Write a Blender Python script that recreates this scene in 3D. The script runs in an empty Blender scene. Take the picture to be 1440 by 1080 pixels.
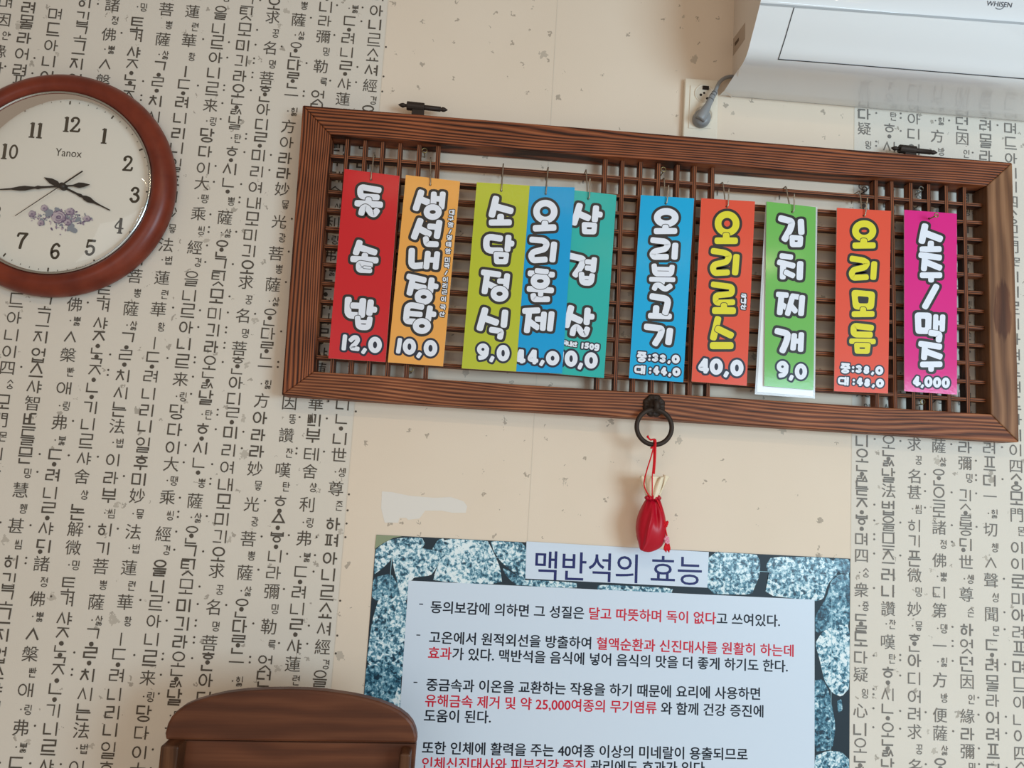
import bpy, bmesh, math, random
from mathutils import Vector, Matrix
random.seed(7)

# ------------------------------------------------------------------ camera, world, lights
scene = bpy.context.scene
F_PX = 1100.0
CAM = Vector((0.0, -1.45, 1.35))
_p, _y, _r = (math.radians(a) for a in (6.71590486, 2.91514048, 3.40209712))
FWD = Vector((math.sin(_y)*math.cos(_p), math.cos(_y)*math.cos(_p), math.sin(_p)))
_rt = Vector((math.cos(_y), -math.sin(_y), 0.0)); _up = _rt.cross(FWD)
RT = _rt*math.cos(_r) + _up*math.sin(_r)
UP = _up*math.cos(_r) - _rt*math.sin(_r)

cd = bpy.data.cameras.new('camera'); cam = bpy.data.objects.new('camera', cd)
scene.collection.objects.link(cam); scene.camera = cam
cd.sensor_fit = 'HORIZONTAL'; cd.sensor_width = 36.0; cd.lens = F_PX/1440*36
cd.clip_start = 0.02
M = Matrix((RT, UP, -FWD)).transposed().to_4x4(); M.translation = CAM
cam.matrix_world = M

w = bpy.data.worlds.new('world'); scene.world = w; w.use_nodes = True
bg = w.node_tree.nodes['Background']
bg.inputs['Color'].default_value = (1.0, 0.78, 0.58, 1); bg.inputs['Strength'].default_value = 0.32

def area(name, loc, target, size, size_y, power, col):
    l = bpy.data.lights.new(name, 'AREA'); l.shape = 'RECTANGLE'; l.size = size; l.size_y = size_y
    l.energy = power; l.color = col
    o = bpy.data.objects.new(name, l); scene.collection.objects.link(o)
    o.location = loc
    o.rotation_euler = (Vector(target)-Vector(loc)).to_track_quat('-Z', 'Y').to_euler()
    return o
area('daylight_window_and_fill', (2.35, -3.1, 1.42), (2.35, 0.0, 1.42), 1.8, 1.16, 96, (0.59, 0.83, 1.0))  # the window on the right
area('daylight_window_and_fill', (-0.6, -4.2, 1.5), (0.3, 0.0, 1.45), 2.6, 1.7, 24, (0.88, 0.95, 1.0))  # added soft fill from behind the camera, not a window of the room
for tx, ty in ((0.0, -1.9), (1.1, -2.6)):
    area('fluorescent_tube', (tx, ty, 2.55), (tx, ty, 0.0), 1.1, 0.04, 9, (1.0, 0.78, 0.54))

vs = scene.view_settings
vs.view_transform = 'Standard'; vs.look = 'None'; vs.gamma = 1.0; vs.exposure = 0.0
try: vs.use_curve_mapping = False
except Exception: pass

# ------------------------------------------------------------------ helpers
COL = scene.collection
def ray(px, py): return (RT*((px-720)/F_PX) - UP*((py-540)/F_PX) + FWD)
def P(px, py, Y=0.0):
    """a point of the photographed place: where the sight line through a pixel meets the plane y = Y"""
    d = ray(px, py); return CAM + d*((Y-CAM.y)/d.y)
def PX(px, py, X):
    d = ray(px, py); return CAM + d*((X-CAM.x)/d.x)
def proj(p):
    v = Vector(p)-CAM; z = v.dot(FWD)
    return 720+F_PX*v.dot(RT)/z, 540-F_PX*v.dot(UP)/z

def lin(c):
    c = c/255.0
    return c/12.92 if c <= 0.04045 else ((c+0.055)/1.055)**2.4
def rgb(r, g, b): return (lin(r), lin(g), lin(b), 1.0)

def mat(name, col, rough=0.6, spec=0.3, metal=0.0, coat=0.0, coat_rough=0.08, sub=0.0):
    m = bpy.data.materials.new(name); m.use_nodes = True
    b = m.node_tree.nodes['Principled BSDF']
    b.inputs['Base Color'].default_value = col; b.inputs['Roughness'].default_value = rough
    b.inputs['Specular IOR Level'].default_value = spec; b.inputs['Metallic'].default_value = metal
    b.inputs['Coat Weight'].default_value = coat; b.inputs['Coat Roughness'].default_value = coat_rough
    return m
def nd(m, t, **kw):
    n = m.node_tree.nodes.new(t)
    for k, v in kw.items(): setattr(n, k, v)
    return n
def lk(m, a, b): m.node_tree.links.new(a, b)
def bsdf(m): return m.node_tree.nodes['Principled BSDF']
def ramp(m, stops, interp='LINEAR'):
    n = nd(m, 'ShaderNodeValToRGB'); cr = n.color_ramp; cr.interpolation = interp
    while len(cr.elements) > 1: cr.elements.remove(cr.elements[-1])
    cr.elements[0].position = stops[0][0]; cr.elements[0].color = stops[0][1]
    for p, c in stops[1:]:
        e = cr.elements.new(p); e.color = c
    return n

def tag(o, label=None, cat=None, group=None, kind=None):
    if label: o['label'] = label
    if cat: o['category'] = cat
    if group: o['group'] = group
    if kind: o['kind'] = kind
    return o
def thing(name, label, cat, loc=(0, 0, 0), group=None):
    o = bpy.data.objects.new(name, None); COL.objects.link(o); o.location = loc
    o.empty_display_size = 0.05
    return tag(o, label, cat, group)
def settle(o, parent):
    """parent without moving: vertices were given in world space"""
    if parent is not None:
        o.parent = parent
        o.matrix_parent_inverse = Matrix.Translation(parent.location).inverted()
def mesh_obj(name, verts, faces, mats, parent=None, fm=None, smooth=False, frame=None, bevel=0.0, origin=None):
    """one mesh object from world-space vertices; frame = 4x4 giving the object's own axes"""
    me = bpy.data.meshes.new(name)
    if frame is None:
        c = Vector((0, 0, 0))
        for v in verts: c += Vector(v)
        c /= max(1, len(verts))
        if origin is not None: c = Vector(origin)
        frame = Matrix.Translation(c)
    inv = frame.inverted()
    me.from_pydata([tuple(inv @ Vector(v)) for v in verts], [], faces)
    if not isinstance(mats, (list, tuple)): mats = [mats]
    for m in mats: me.materials.append(m)
    if fm:
        for p, i in zip(me.polygons, fm): p.material_index = i
    if smooth:
        for p in me.polygons: p.use_smooth = True
    me.update()
    o = bpy.data.objects.new(name, me); COL.objects.link(o)
    o.matrix_world = frame
    if parent is not None:
        o.parent = parent
        o.matrix_parent_inverse = Matrix.Translation(parent_loc(parent)).inverted() if parent.type == 'EMPTY' else parent_world(parent).inverted()
    if bevel:
        md = o.modifiers.new('bevel', 'BEVEL'); md.width = bevel; md.segments = 2; md.limit_method = 'ANGLE'
    WORLD[o.name] = frame.copy()
    return o
WORLD = {}
def parent_loc(p): return Vector(p.location)
def parent_world(p): return WORLD[p.name]

class MB:
    def __init__(s): s.v = []; s.f = []; s.m = []
    def add(s, vs_, fs, mi=0):
        b = len(s.v); s.v += [Vector(v) for v in vs_]
        for f in fs: s.f.append([b+i for i in f]); s.m.append(mi)
    def box(s, lo, hi, mi=0):
        x0, y0, z0 = lo; x1, y1, z1 = hi
        s.add([(x0,y0,z0),(x1,y0,z0),(x1,y1,z0),(x0,y1,z0),(x0,y0,z1),(x1,y0,z1),(x1,y1,z1),(x0,y1,z1)],
              [(0,3,2,1),(4,5,6,7),(0,1,5,4),(1,2,6,5),(2,3,7,6),(3,0,4,7)], mi)
    def slab(s, quad, depth, mi=0):
        """front outline (counter-clockwise seen from the camera, any count) pushed back by depth along +y"""
        n = len(quad); q = [Vector(a) for a in quad]; r = [a+Vector((0, depth, 0)) for a in q]
        fs = [tuple(range(n)), tuple(range(2*n-1, n-1, -1))]
        for i in range(n):
            j = (i+1) % n; fs.append((i, n+i, n+j, j))
        s.add(q+r, fs, mi)
    def tube(s, pts, rad, n=8, mi=0, closed=False, caps=True):
        pts = [Vector(p) for p in pts]; k = len(pts)
        rads = rad if isinstance(rad, (list, tuple)) else [rad]*k
        rings = []; prev = None
        for i in range(k):
            if closed: t = pts[(i+1) % k]-pts[i-1]
            else: t = pts[min(k-1, i+1)]-pts[max(0, i-1)]
            t.normalize()
            if prev is None:
                a = Vector((0, 0, 1)) if abs(t.z) < 0.9 else Vector((0, 1, 0))
                u = t.cross(a).normalized()
            else:
                u = (prev - t*prev.dot(t)).normalized()
            prev = u; vv = t.cross(u)
            rings.append([pts[i]+(u*math.cos(2*math.pi*j/n)+vv*math.sin(2*math.pi*j/n))*rads[i] for j in range(n)])
        vs_ = [p for r in rings for p in r]; fs = []
        for i in range(k if closed else k-1):
            a = i*n; b = ((i+1) % k)*n
            for j in range(n): fs.append((a+j, a+(j+1) % n, b+(j+1) % n, b+j))
        if caps and not closed:
            fs.append(tuple(range(n-1, -1, -1))); fs.append(tuple((k-1)*n+j for j in range(n)))
        s.add(vs_, fs, mi)
    def lathe(s, prof, center, n=64, mi=0, axis='y', mis=None):
        """prof = (radius, depth towards -y) pairs around an axis along y through center"""
        c = Vector(center); k = len(prof)
        vs_ = []
        for r, d in prof:
            for j in range(n):
                a = 2*math.pi*j/n
                if axis == 'y': vs_.append(c+Vector((r*math.cos(a), -d, r*math.sin(a))))
                else: vs_.append(c+Vector((r*math.cos(a), r*math.sin(a), d)))
        for i in range(k-1):
            fs = [(i*n+j, i*n+(j+1) % n, (i+1)*n+(j+1) % n, (i+1)*n+j) for j in range(n)]
            b = len(s.v)
            for f in fs: s.f.append([b+q for q in f]); s.m.append(mis[i] if mis else mi)
        s.v += vs_
    def build(s, name, mats, parent=None, **kw):
        return mesh_obj(name, s.v, s.f, mats, parent, fm=s.m, **kw)

def smooth_path(pts, n=6, closed=False):
    pts = [Vector(p) for p in pts]; k = len(pts); out = []
    for i in range(k if closed else k-1):
        if closed: p0, p1, p2, p3 = pts[i-1], pts[i], pts[(i+1) % k], pts[(i+2) % k]
        else: p0, p1, p2, p3 = pts[max(0, i-1)], pts[i], pts[i+1], pts[min(k-1, i+2)]
        for j in range(n):
            t = j/n
            out.append(0.5*((2*p1)+(p2-p0)*t+(2*p0-5*p1+4*p2-p3)*t*t+(3*p1-p0-3*p2+p3)*t*t*t))
    if not closed: out.append(pts[-1])
    return out

# ---- flat strokes: a centre line in 2-D becomes one non-overlapping strip
def stroke2d(pts, w, closed=False, cap='round', capn=8):
    """list of 2-D vertices and faces of a strip of width w along pts"""
    h = w/2.0; P2 = [Vector((a, b)) for a, b in pts]
    q = [P2[0]]
    for p in P2[1:]:
        if (p-q[-1]).length > 1e-9: q.append(p)
    if closed and (q[0]-q[-1]).length < 1e-9: q.pop()
    P2 = q; k = len(P2)
    if k == 1:
        return [(P2[0].x+h*math.cos(2*math.pi*i/16), P2[0].y+h*math.sin(2*math.pi*i/16)) for i in range(16)], [tuple(range(16))]
    L = []; R = []
    for i in range(k):
        if closed: a = (P2[i]-P2[i-1]).normalized(); b = (P2[(i+1) % k]-P2[i]).normalized()
        else:
            a = (P2[i]-P2[i-1]).normalized() if i > 0 else None
            b = (P2[i+1]-P2[i]).normalized() if i < k-1 else None
            if a is None: a = b
            if b is None: b = a
        na = Vector((-a.y, a.x)); nb = Vector((-b.y, b.x))
        m = na+nb
        if m.length < 1e-6: m = na.copy()
        m.normalize(); s = 1.0/max(0.45, m.dot(na))
        L.append(P2[i]+m*h*s); R.append(P2[i]-m*h*s)
    V = []; Fc = []
    for i in range(k): V += [tuple(L[i]), tuple(R[i])]
    for i in range(k if closed else k-1):
        j = (i+1) % k
        Fc.append((2*i, 2*i+1, 2*j+1, 2*j))
    if not closed and cap == 'round':
        for end in (0, 1):
            c = P2[0] if end == 0 else P2[-1]
            d = (P2[0]-P2[1]).normalized() if end == 0 else (P2[-1]-P2[-2]).normalized()
            nrm = Vector((-d.y, d.x))
            base = len(V)
            for t in range(capn+1):
                a = math.pi/2 - math.pi*t/capn
                # a slightly squared round end
                ca, sa = math.cos(a), math.sin(a)
                e = 0.72
                fx = math.copysign(abs(ca)**e, ca); fy = math.copysign(abs(sa)**e, sa)
                V.append(tuple(c+d*h*fx*0.92+nrm*h*fy))
            Fc.append(tuple(range(base, base+capn+1)))
    return V, Fc
def ring2d(cx, cy, rx, ry, w, n=40):
    V = []; Fc = []
    for i in range(n):
        a = 2*math.pi*i/n
        V.append((cx+(rx+w/2)*math.cos(a), cy+(ry+w/2)*math.sin(a)))
        V.append((cx+max(0.001, rx-w/2)*math.cos(a), cy+max(0.001, ry-w/2)*math.sin(a)))
    for i in range(n):
        j = (i+1) % n; Fc.append((2*i, 2*i+1, 2*j+1, 2*j))
    return V, Fc
def disc2d(cx, cy, r, n=14):
    return [(cx+r*math.cos(2*math.pi*i/n), cy+r*math.sin(2*math.pi*i/n)) for i in range(n)], [tuple(range(n))]

# ---- hangul as strokes (unit cell, y up)
CHO = 'ㄱㄲㄴㄷㄸㄹㅁㅂㅃㅅㅆㅇㅈㅉㅊㅋㅌㅍㅎ'
JUNG = 'ㅏㅐㅑㅒㅓㅔㅕㅖㅗㅘㅙㅚㅛㅜㅝㅞㅟㅠㅡㅢㅣ'
JONG = ['', 'ㄱ', 'ㄲ', 'ㄱㅅ', 'ㄴ', 'ㄴㅈ', 'ㄴㅎ', 'ㄷ', 'ㄹ', 'ㄹㄱ', 'ㄹㅁ', 'ㄹㅂ', 'ㄹㅅ', 'ㄹㅌ', 'ㄹㅍ', 'ㄹㅎ', 'ㅁ', 'ㅂ', 'ㅂㅅ', 'ㅅ', 'ㅆ', 'ㅇ', 'ㅈ', 'ㅊ', 'ㅋ', 'ㅌ', 'ㅍ', 'ㅎ']
DBL = {'ㄲ': 'ㄱㄱ', 'ㄸ': 'ㄷㄷ', 'ㅃ': 'ㅂㅂ', 'ㅆ': 'ㅅㅅ', 'ㅉ': 'ㅈㅈ'}
def decomp(ch):
    if '|' in ch:
        return ch.split('|')
    c = ord(ch)
    if 0xAC00 <= c <= 0xD7A3:
        c -= 0xAC00
        return [CHO[c//588], JUNG[(c % 588)//28], JONG[c % 28]]
    return None
JAMO = {
 'ㄱ': [[(0,1),(1,1),(.94,0)]], 'ㄴ': [[(0,1),(0,0),(1,0)]], 'ㄷ': [[(1,1),(0,1),(0,0),(1,0)]],
 'ㄹ': [[(0,1),(1,1),(1,.54),(0,.5),(0,0),(1,0)]], 'ㅁ': [[(0,1),(1,1),(1,0),(0,0),(0,1)]],
 'ㅂ': [[(0,1),(0,0),(1,0),(1,1)],[(0,.5),(1,.5)]], 'ㅅ': [[(0,0),(.52,1),(1,0)]],
 'ㅇ': ['o'], 'ㅈ': [[(0,1),(1,1)],[(0,0),(.5,.92),(1,.05)]], 'ㅊ': [[(.5,1.12),(.5,.86)],[(0,.84),(1,.84)],[(0,0),(.5,.76),(1,.03)]],
 'ㅋ': [[(0,1),(1,1),(.94,0)],[(0,.5),(.96,.5)]], 'ㅌ': [[(1,1),(0,1),(0,0),(1,0)],[(0,.5),(.95,.5)]],
 'ㅍ': [[(0,1),(1,1)],[(0,0),(1,0)],[(.3,1),(.3,0)],[(.7,1),(.7,0)]], 'ㅎ': [[(.5,1.1),(.5,.86)],[(-.02,.8),(1.02,.8)],'h'],
 'ㅿ': [[(0,0),(.5,1),(1,0),(0,0)]]}
def jamo_in(j, box):
    x0, y0, x1, y1 = box
    if len(j) == 1 and j in DBL: j = DBL[j]
    if j == 'ㅸ':
        m = y0+(y1-y0)*.48
        return jamo_in('ㅂ', (x0, m+.06, x1, y1)) + jamo_in('ㅇ', (x0+.2*(x1-x0), y0-.04, x1-.2*(x1-x0), m))
    if len(j) > 1:
        n = len(j); out = []; g = .2/n*(x1-x0)
        wd = ((x1-x0)-g*(n-1))/n
        for i, c in enumerate(j): out += jamo_in(c, (x0+i*(wd+g), y0, x0+i*(wd+g)+wd, y1))
        return out
    out = []
    for s in JAMO[j]:
        if s == 'o':
            out.append(('o', (x0+x1)/2, (y0+y1)/2, (x1-x0)/2*.96, (y1-y0)/2))
        elif s == 'h':
            out.append(('o', (x0+x1)/2, y0+(y1-y0)*.3, (x1-x0)*.36, (y1-y0)*.3))
        else:
            cl = len(s) > 3 and s[0] == s[-1]
            out.append(('c' if cl else 'p', [(x0+(x1-x0)*a, y0+(y1-y0)*b) for a, b in (s[:-1] if cl else s)]))
    return out
def syllable(ch):
    """strokes of one syllable grouped by letter"""
    d = decomp(ch)
    if d is None: return [jamo_in(ch, (.08, .1, .92, .9))] if ch in JAMO else ([[('p', [(.5, 0), (.5, 1)])]] if ch == 'ㅣ' else [])
    c, v, t = d
    lo = .40 if t else 0.0
    def Y(y): return lo+(1-lo)*y
    H = 'ㅗㅛㅜㅠㅡㆍ'; comp = {'ㅘ': 'ㅗㅏ', 'ㅙ': 'ㅗㅐ', 'ㅚ': 'ㅗㅣ', 'ㅝ': 'ㅜㅓ', 'ㅞ': 'ㅜㅔ', 'ㅟ': 'ㅜㅣ', 'ㅢ': 'ㅡㅣ', 'ㆎ': 'ㆍㅣ'}
    vv = comp.get(v, v); hor = [a for a in vv if a in H]; ver = [a for a in vv if a not in H]
    G = []; W = 1.0 if not ver else .6
    if hor:
        h = hor[0]
        cy0 = {'ㅗ': .42, 'ㅛ': .42, 'ㅜ': .46, 'ㅠ': .46, 'ㅡ': .28, 'ㆍ': .40}[h]
        G.append(jamo_in(c, (.08*W, Y(cy0), .92*W, Y(.96))))
        if h == 'ㅡ': S = [('p', [(0, Y(.06)), (W, Y(.06))])]
        elif h == 'ㆍ': S = [('d', W/2, Y(.06))]
        elif h in 'ㅗㅛ':
            S = [('p', [(0, Y(.08)), (W, Y(.08))])]
            for x in ((.5,) if h == 'ㅗ' else (.33, .67)): S.append(('p', [(x*W, Y(.3)), (x*W, Y(.08))]))
        else:
            S = [('p', [(0, Y(.26)), (W, Y(.26))])]
            for x in ((.5,) if h == 'ㅜ' else (.33, .67)): S.append(('p', [(x*W, Y(.26)), (x*W, Y(-.02))]))
        G.append(S)
    else:
        G.append(jamo_in(c, (.02, Y(.12), .56 if ver[0] not in 'ㅔㅖ' else .5, Y(.9))))
    if ver:
        k = ver[0]; S = []
        def vl(x): S.append(('p', [(x, Y(1)), (x, Y(0))]))
        def tk(a, b, y): S.append(('p', [(a, Y(y)), (b, Y(y))]))
        if k == 'ㅣ': vl(.9)
        elif k in 'ㅏㅑ':
            vl(.78)
            for y in ((.5,) if k == 'ㅏ' else (.36, .66)): tk(.78, 1.02, y)
        elif k in 'ㅓㅕ':
            vl(.92)
            for y in ((.52,) if k == 'ㅓ' else (.36, .66)): tk(.68, .92, y)
        elif k in 'ㅐㅒ':
            vl(.72); vl(.97)
            for y in ((.5,) if k == 'ㅐ' else (.36, .66)): tk(.72, .97, y)
        else:
            vl(.74); vl(.98)
            for y in ((.5,) if k == 'ㅔ' else (.36, .66)): tk(.54, .74, y)
        G.append(S)
    if t: G.append(jamo_in(t, (.12, 0.0, .9, .29)))
    return G
def flat(kind, w, ink_dot, cap):
    """2-D vertices and faces of one stroke record"""
    if kind[0] == 'p': return stroke2d(kind[1], w, False, cap)
    if kind[0] == 'c': return stroke2d(kind[1], w, True, cap)
    if kind[0] == 'o': return ring2d(*kind[1:5], w, 26)
    return disc2d(kind[1], kind[2], ink_dot)
def scaled(k, sx, sy):
    if k[0] in 'pc': return (k[0], [(a*sx, b*sy) for a, b in k[1]])
    if k[0] == 'o': return ('o', k[1]*sx, k[2]*sy, k[3]*sx, k[4]*sy)
    return ('d', k[1]*sx, k[2]*sy)

# ---- printed words from the built-in typeface
_glyph = {}
def word(txt, bold=0.0, res=3):
    """2-D vertices, faces and (x0, y0, x1, y1) of a line of type of size 1"""
    key = (txt, bold)
    if key in _glyph: return _glyph[key]
    cu = bpy.data.curves.new('type', 'FONT'); cu.body = txt; cu.size = 1.0; cu.resolution_u = res
    o = bpy.data.objects.new('type', cu); COL.objects.link(o)
    dg = bpy.context.evaluated_depsgraph_get(); dg.update()
    me = bpy.data.meshes.new_from_object(o.evaluated_get(dg))
    V = [(v.co.x, v.co.y) for v in me.vertices]; Fc = [tuple(p.vertices) for p in me.polygons]
    bpy.data.objects.remove(o); bpy.data.curves.remove(cu); bpy.data.meshes.remove(me)
    xs = [a for a, b in V] or [0, 1]; ys = [b for a, b in V] or [0, 1]
    _glyph[key] = (V, Fc, (min(xs), min(ys), max(xs), max(ys)))
    return _glyph[key]
# ------------------------------------------------------------------ wall with its printed paper
def wallpaper(name, col):
    m = mat(name, col, rough=0.75, spec=0.18)
    tc = nd(m, 'ShaderNodeTexCoord')
    # mottled fibre flecks of the paper
    out = None
    base = nd(m, 'ShaderNodeRGB'); base.outputs[0].default_value = col
    prev = base.outputs[0]
    flat_ = nd(m, 'ShaderNodeMapping'); flat_.inputs['Rotation'].default_value = (math.radians(90), 0, 0); lk(m, tc.outputs['Object'], flat_.inputs['Vector'])
    for scale, rad, thr, colr in ((15.0, 0.30, 0.215, rgb(120, 111, 100)), (27.0, 0.30, 0.20, rgb(112, 101, 88)), (10.0, 0.20, 0.12, rgb(158, 149, 136))):
        nz = nd(m, 'ShaderNodeTexNoise'); nz.inputs['Scale'].default_value = 150; nz.inputs['Detail'].default_value = 3
        lk(m, tc.outputs['Object'], nz.inputs['Vector'])
        mixv = nd(m, 'ShaderNodeMixRGB'); mixv.blend_type = 'LINEAR_LIGHT'; mixv.inputs[0].default_value = 0.012
        lk(m, flat_.outputs[0], mixv.inputs[1]); lk(m, nz.outputs['Color'], mixv.inputs[2])
        vo = nd(m, 'ShaderNodeTexVoronoi'); vo.inputs['Scale'].default_value = scale; vo.feature = 'F1'; vo.voronoi_dimensions = '2D'
        lk(m, mixv.outputs[0], vo.inputs['Vector'])
        sep = nd(m, 'ShaderNodeSeparateColor'); lk(m, vo.outputs['Color'], sep.inputs[0])
        # radius differs from fleck to fleck
        mul = nd(m, 'ShaderNodeMath', operation='MULTIPLY_ADD'); lk(m, sep.outputs[0], mul.inputs[0]); mul.inputs[1].default_value = rad; mul.inputs[2].default_value = -thr
        lt = nd(m, 'ShaderNodeMath', operation='LESS_THAN'); lk(m, vo.outputs['Distance'], lt.inputs[0]); lk(m, mul.outputs[0], lt.inputs[1])
        f2 = nd(m, 'ShaderNodeMath', operation='MULTIPLY'); lk(m, lt.outputs[0], f2.inputs[0]); f2.inputs[1].default_value = 0.55
        mx = nd(m, 'ShaderNodeMixRGB'); lk(m, f2.outputs[0], mx.inputs[0]); lk(m, prev, mx.inputs[1]); mx.inputs[2].default_value = colr
        prev = mx.outputs[0]
    n2 = nd(m, 'ShaderNodeTexNoise'); n2.inputs['Scale'].default_value = 3.0; n2.inputs['Detail'].default_value = 4
    lk(m, tc.outputs['Object'], n2.inputs['Vector'])
    r2 = ramp(m, [(0.35, (0.95, 0.935, 0.915, 1)), (0.65, (1, 1, 1, 1))]); lk(m, n2.outputs['Fac'], r2.inputs[0])
    mm = nd(m, 'ShaderNodeMixRGB'); mm.blend_type = 'MULTIPLY'; mm.inputs[0].default_value = 0.7
    lk(m, prev, mm.inputs[1]); lk(m, r2.outputs[0], mm.inputs[2]); lk(m, mm.outputs[0], bsdf(m).inputs['Base Color'])
    wv = nd(m, 'ShaderNodeTexNoise'); wv.inputs['Scale'].default_value = 520
    lk(m, tc.outputs['Object'], wv.inputs['Vector'])
    bp = nd(m, 'ShaderNodeBump'); bp.inputs['Strength'].default_value = 0.08; bp.inputs['Distance'].default_value = 0.002
    lk(m, wv.outputs['Fac'], bp.inputs['Height']); lk(m, bp.outputs[0], bsdf(m).inputs['Normal'])
    return m
M_paper = wallpaper('printed_wallpaper', rgb(217, 209, 197))
M_plain = wallpaper('plain_wallpaper', rgb(225, 209, 190))
M_ink = mat('wallpaper_ink', rgb(88, 80, 71), 0.8, 0.1)
M_ink2 = mat('wallpaper_ink_pale', rgb(122, 118, 113), 0.8, 0.1)
M_patch = mat('bare_wall_patch', rgb(222, 216, 208), 0.8, 0.15)
M_seam = mat('paper_seam', rgb(212, 200, 183), 0.8, 0.1)

wb = MB()
XL = P(545, 50).x - 0.004      # right edge of the left-hand roll
XR = P(1197, 700).x            # left edge of the right-hand roll
Z0, Z1 = 0.0, 2.75
def wall_quad(x0, x1, z0, z1, y, mi): wb.add([(x0, y, z0), (x1, y, z0), (x1, y, z1), (x0, y, z1)], [(0, 1, 2, 3)], mi)
wall_quad(-2.2, XL, Z0, Z1, 0, 0); wall_quad(XL, XR, Z0, Z1, 0, 1); wall_quad(XR, 2.6, Z0, Z1, 0, 0)
wb.add([(-2.2, 0.08, Z0), (2.6, 0.08, Z0), (2.6, 0.08, Z1), (-2.2, 0.08, Z1)], [(3, 2, 1, 0)], 1)
wb.add([(-2.2, 0, Z0), (-2.2, 0.08, Z0), (-2.2, 0.08, Z1), (-2.2, 0, Z1)], [(0, 1, 2, 3)], 1)
wb.add([(2.6, 0, Z0), (2.6, 0.08, Z0), (2.6, 0.08, Z1), (2.6, 0, Z1)], [(3, 2, 1, 0)], 1)
wb.add([(-2.2, 0, Z1), (2.6, 0, Z1), (2.6, 0.08, Z1), (-2.2, 0.08, Z1)], [(0, 1, 2, 3)], 1)
for sx in (XL, XR, P(745, 700).x): wall_quad(sx-.0006, sx+.0006, Z0, Z1, -0.0004, 5)
# torn pale patch left of the pouch
patch = [(537,691),(551,692),(575,697),(610,700),(634,699),(652,705),(657,712),(655,721),(636,721),(621,718),(606,718),(598,718),(590,729),(574,731),(571,728),(562,728),(560,735),(541,735),(536,715)]
pp = [P(a, b, -0.0003) for a, b in patch]; wb.add(pp, [tuple(range(len(pp)-1, -1, -1))], 4)

CW, CH, SW = 0.0242, 0.0222, 0.0026
_layer = [0]
def ink(V, Fc, ox, oz, mi):
    _layer[0] = (_layer[0]+1) % 9
    y = -0.0006-0.00002*_layer[0]
    wb.add([(ox+a, y, oz+b) for a, b in V], Fc, mi)
def put_token(tok, X, z, mi):
    while tok and tok[0] in '.:':
        n = tok[0]; tok = tok[1:]
        for dz in ((0,) if n == '.' else (-.0047, .0047)):
            V, Fc = disc2d(0, 0, .0019, 10); ink(V, Fc, X-.0272, z+.004+dz, mi)
    if not tok: return
    small = tok[0] == '_'
    if small: tok = tok[1:]
    if small and tok[0] == '·':
        V, Fc = disc2d(0, 0, .0014, 8); ink(V, Fc, X-.0035, z, mi); tok = tok[1:]
    j = lambda a: random.uniform(-a, a)
    if 0x4E00 <= ord(tok[0]) <= 0x9FFF:
        V, Fc, b = word(tok, 0, 2)
        s = .0268/max(b[2]-b[0], .9); cx = (b[0]+b[2])/2; cy = (b[1]+b[3])/2
        if tok == '一': s = .026/(b[2]-b[0])
        ink([((x-cx)*s, (y-cy)*s*.98) for x, y in V], Fc, X, z, mi); return
    if small: sx, sy, sw, ox = .0118, .0160, .0016, .0085
    else:
        d = decomp(tok) or ['', 'ㅣ', '']
        hh = .0222
        if d[1] == 'ㆍ': hh = .0290 if not d[2] else .0305
        elif d[1] in 'ㅗㅛㅜㅠㅡ': hh = .0268
        elif d[2]: hh = .0262
        sx, sy, sw, ox = CW*(1+j(.03)), hh*(1+j(.03)), SW*(1+j(.16)), 0
    for g in syllable(tok):
        for k in g:
            V, Fc = flat(scaled(k, sx, sy), sw, .0040 if not small else .0015, 'butt')
            ink([(a-sx/2+j(.0002), b-sy/2+j(.0002)) for a, b in V], Fc, X+ox, z, mi)
PERIOD = 0.5806962806836575*1.45/1.6
def zcol(X, py):
    """height on the wall where a vertical line at X crosses pixel row py"""
    lo, hi = 0.0, 3.2
    for _ in range(40):
        m = (lo+hi)/2
        if proj((X, 0, m))[1] > py: lo = m
        else: hi = m
    return (lo+hi)/2
def column(ax, ay, text, mi, zr=(0.75, 2.45), rep=(-3, 4), per=PERIOD):
    X = P(ax, ay).x; it = text.split()
    for tok, py in zip(it[0::2], it[1::2]):
        z = zcol(X, float(py))
        for k in range(rep[0], rep[1]):
            zz = z+k*per
            if zr[0] < zz < zr[1]: put_token(tok, X, zz, mi)
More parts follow.
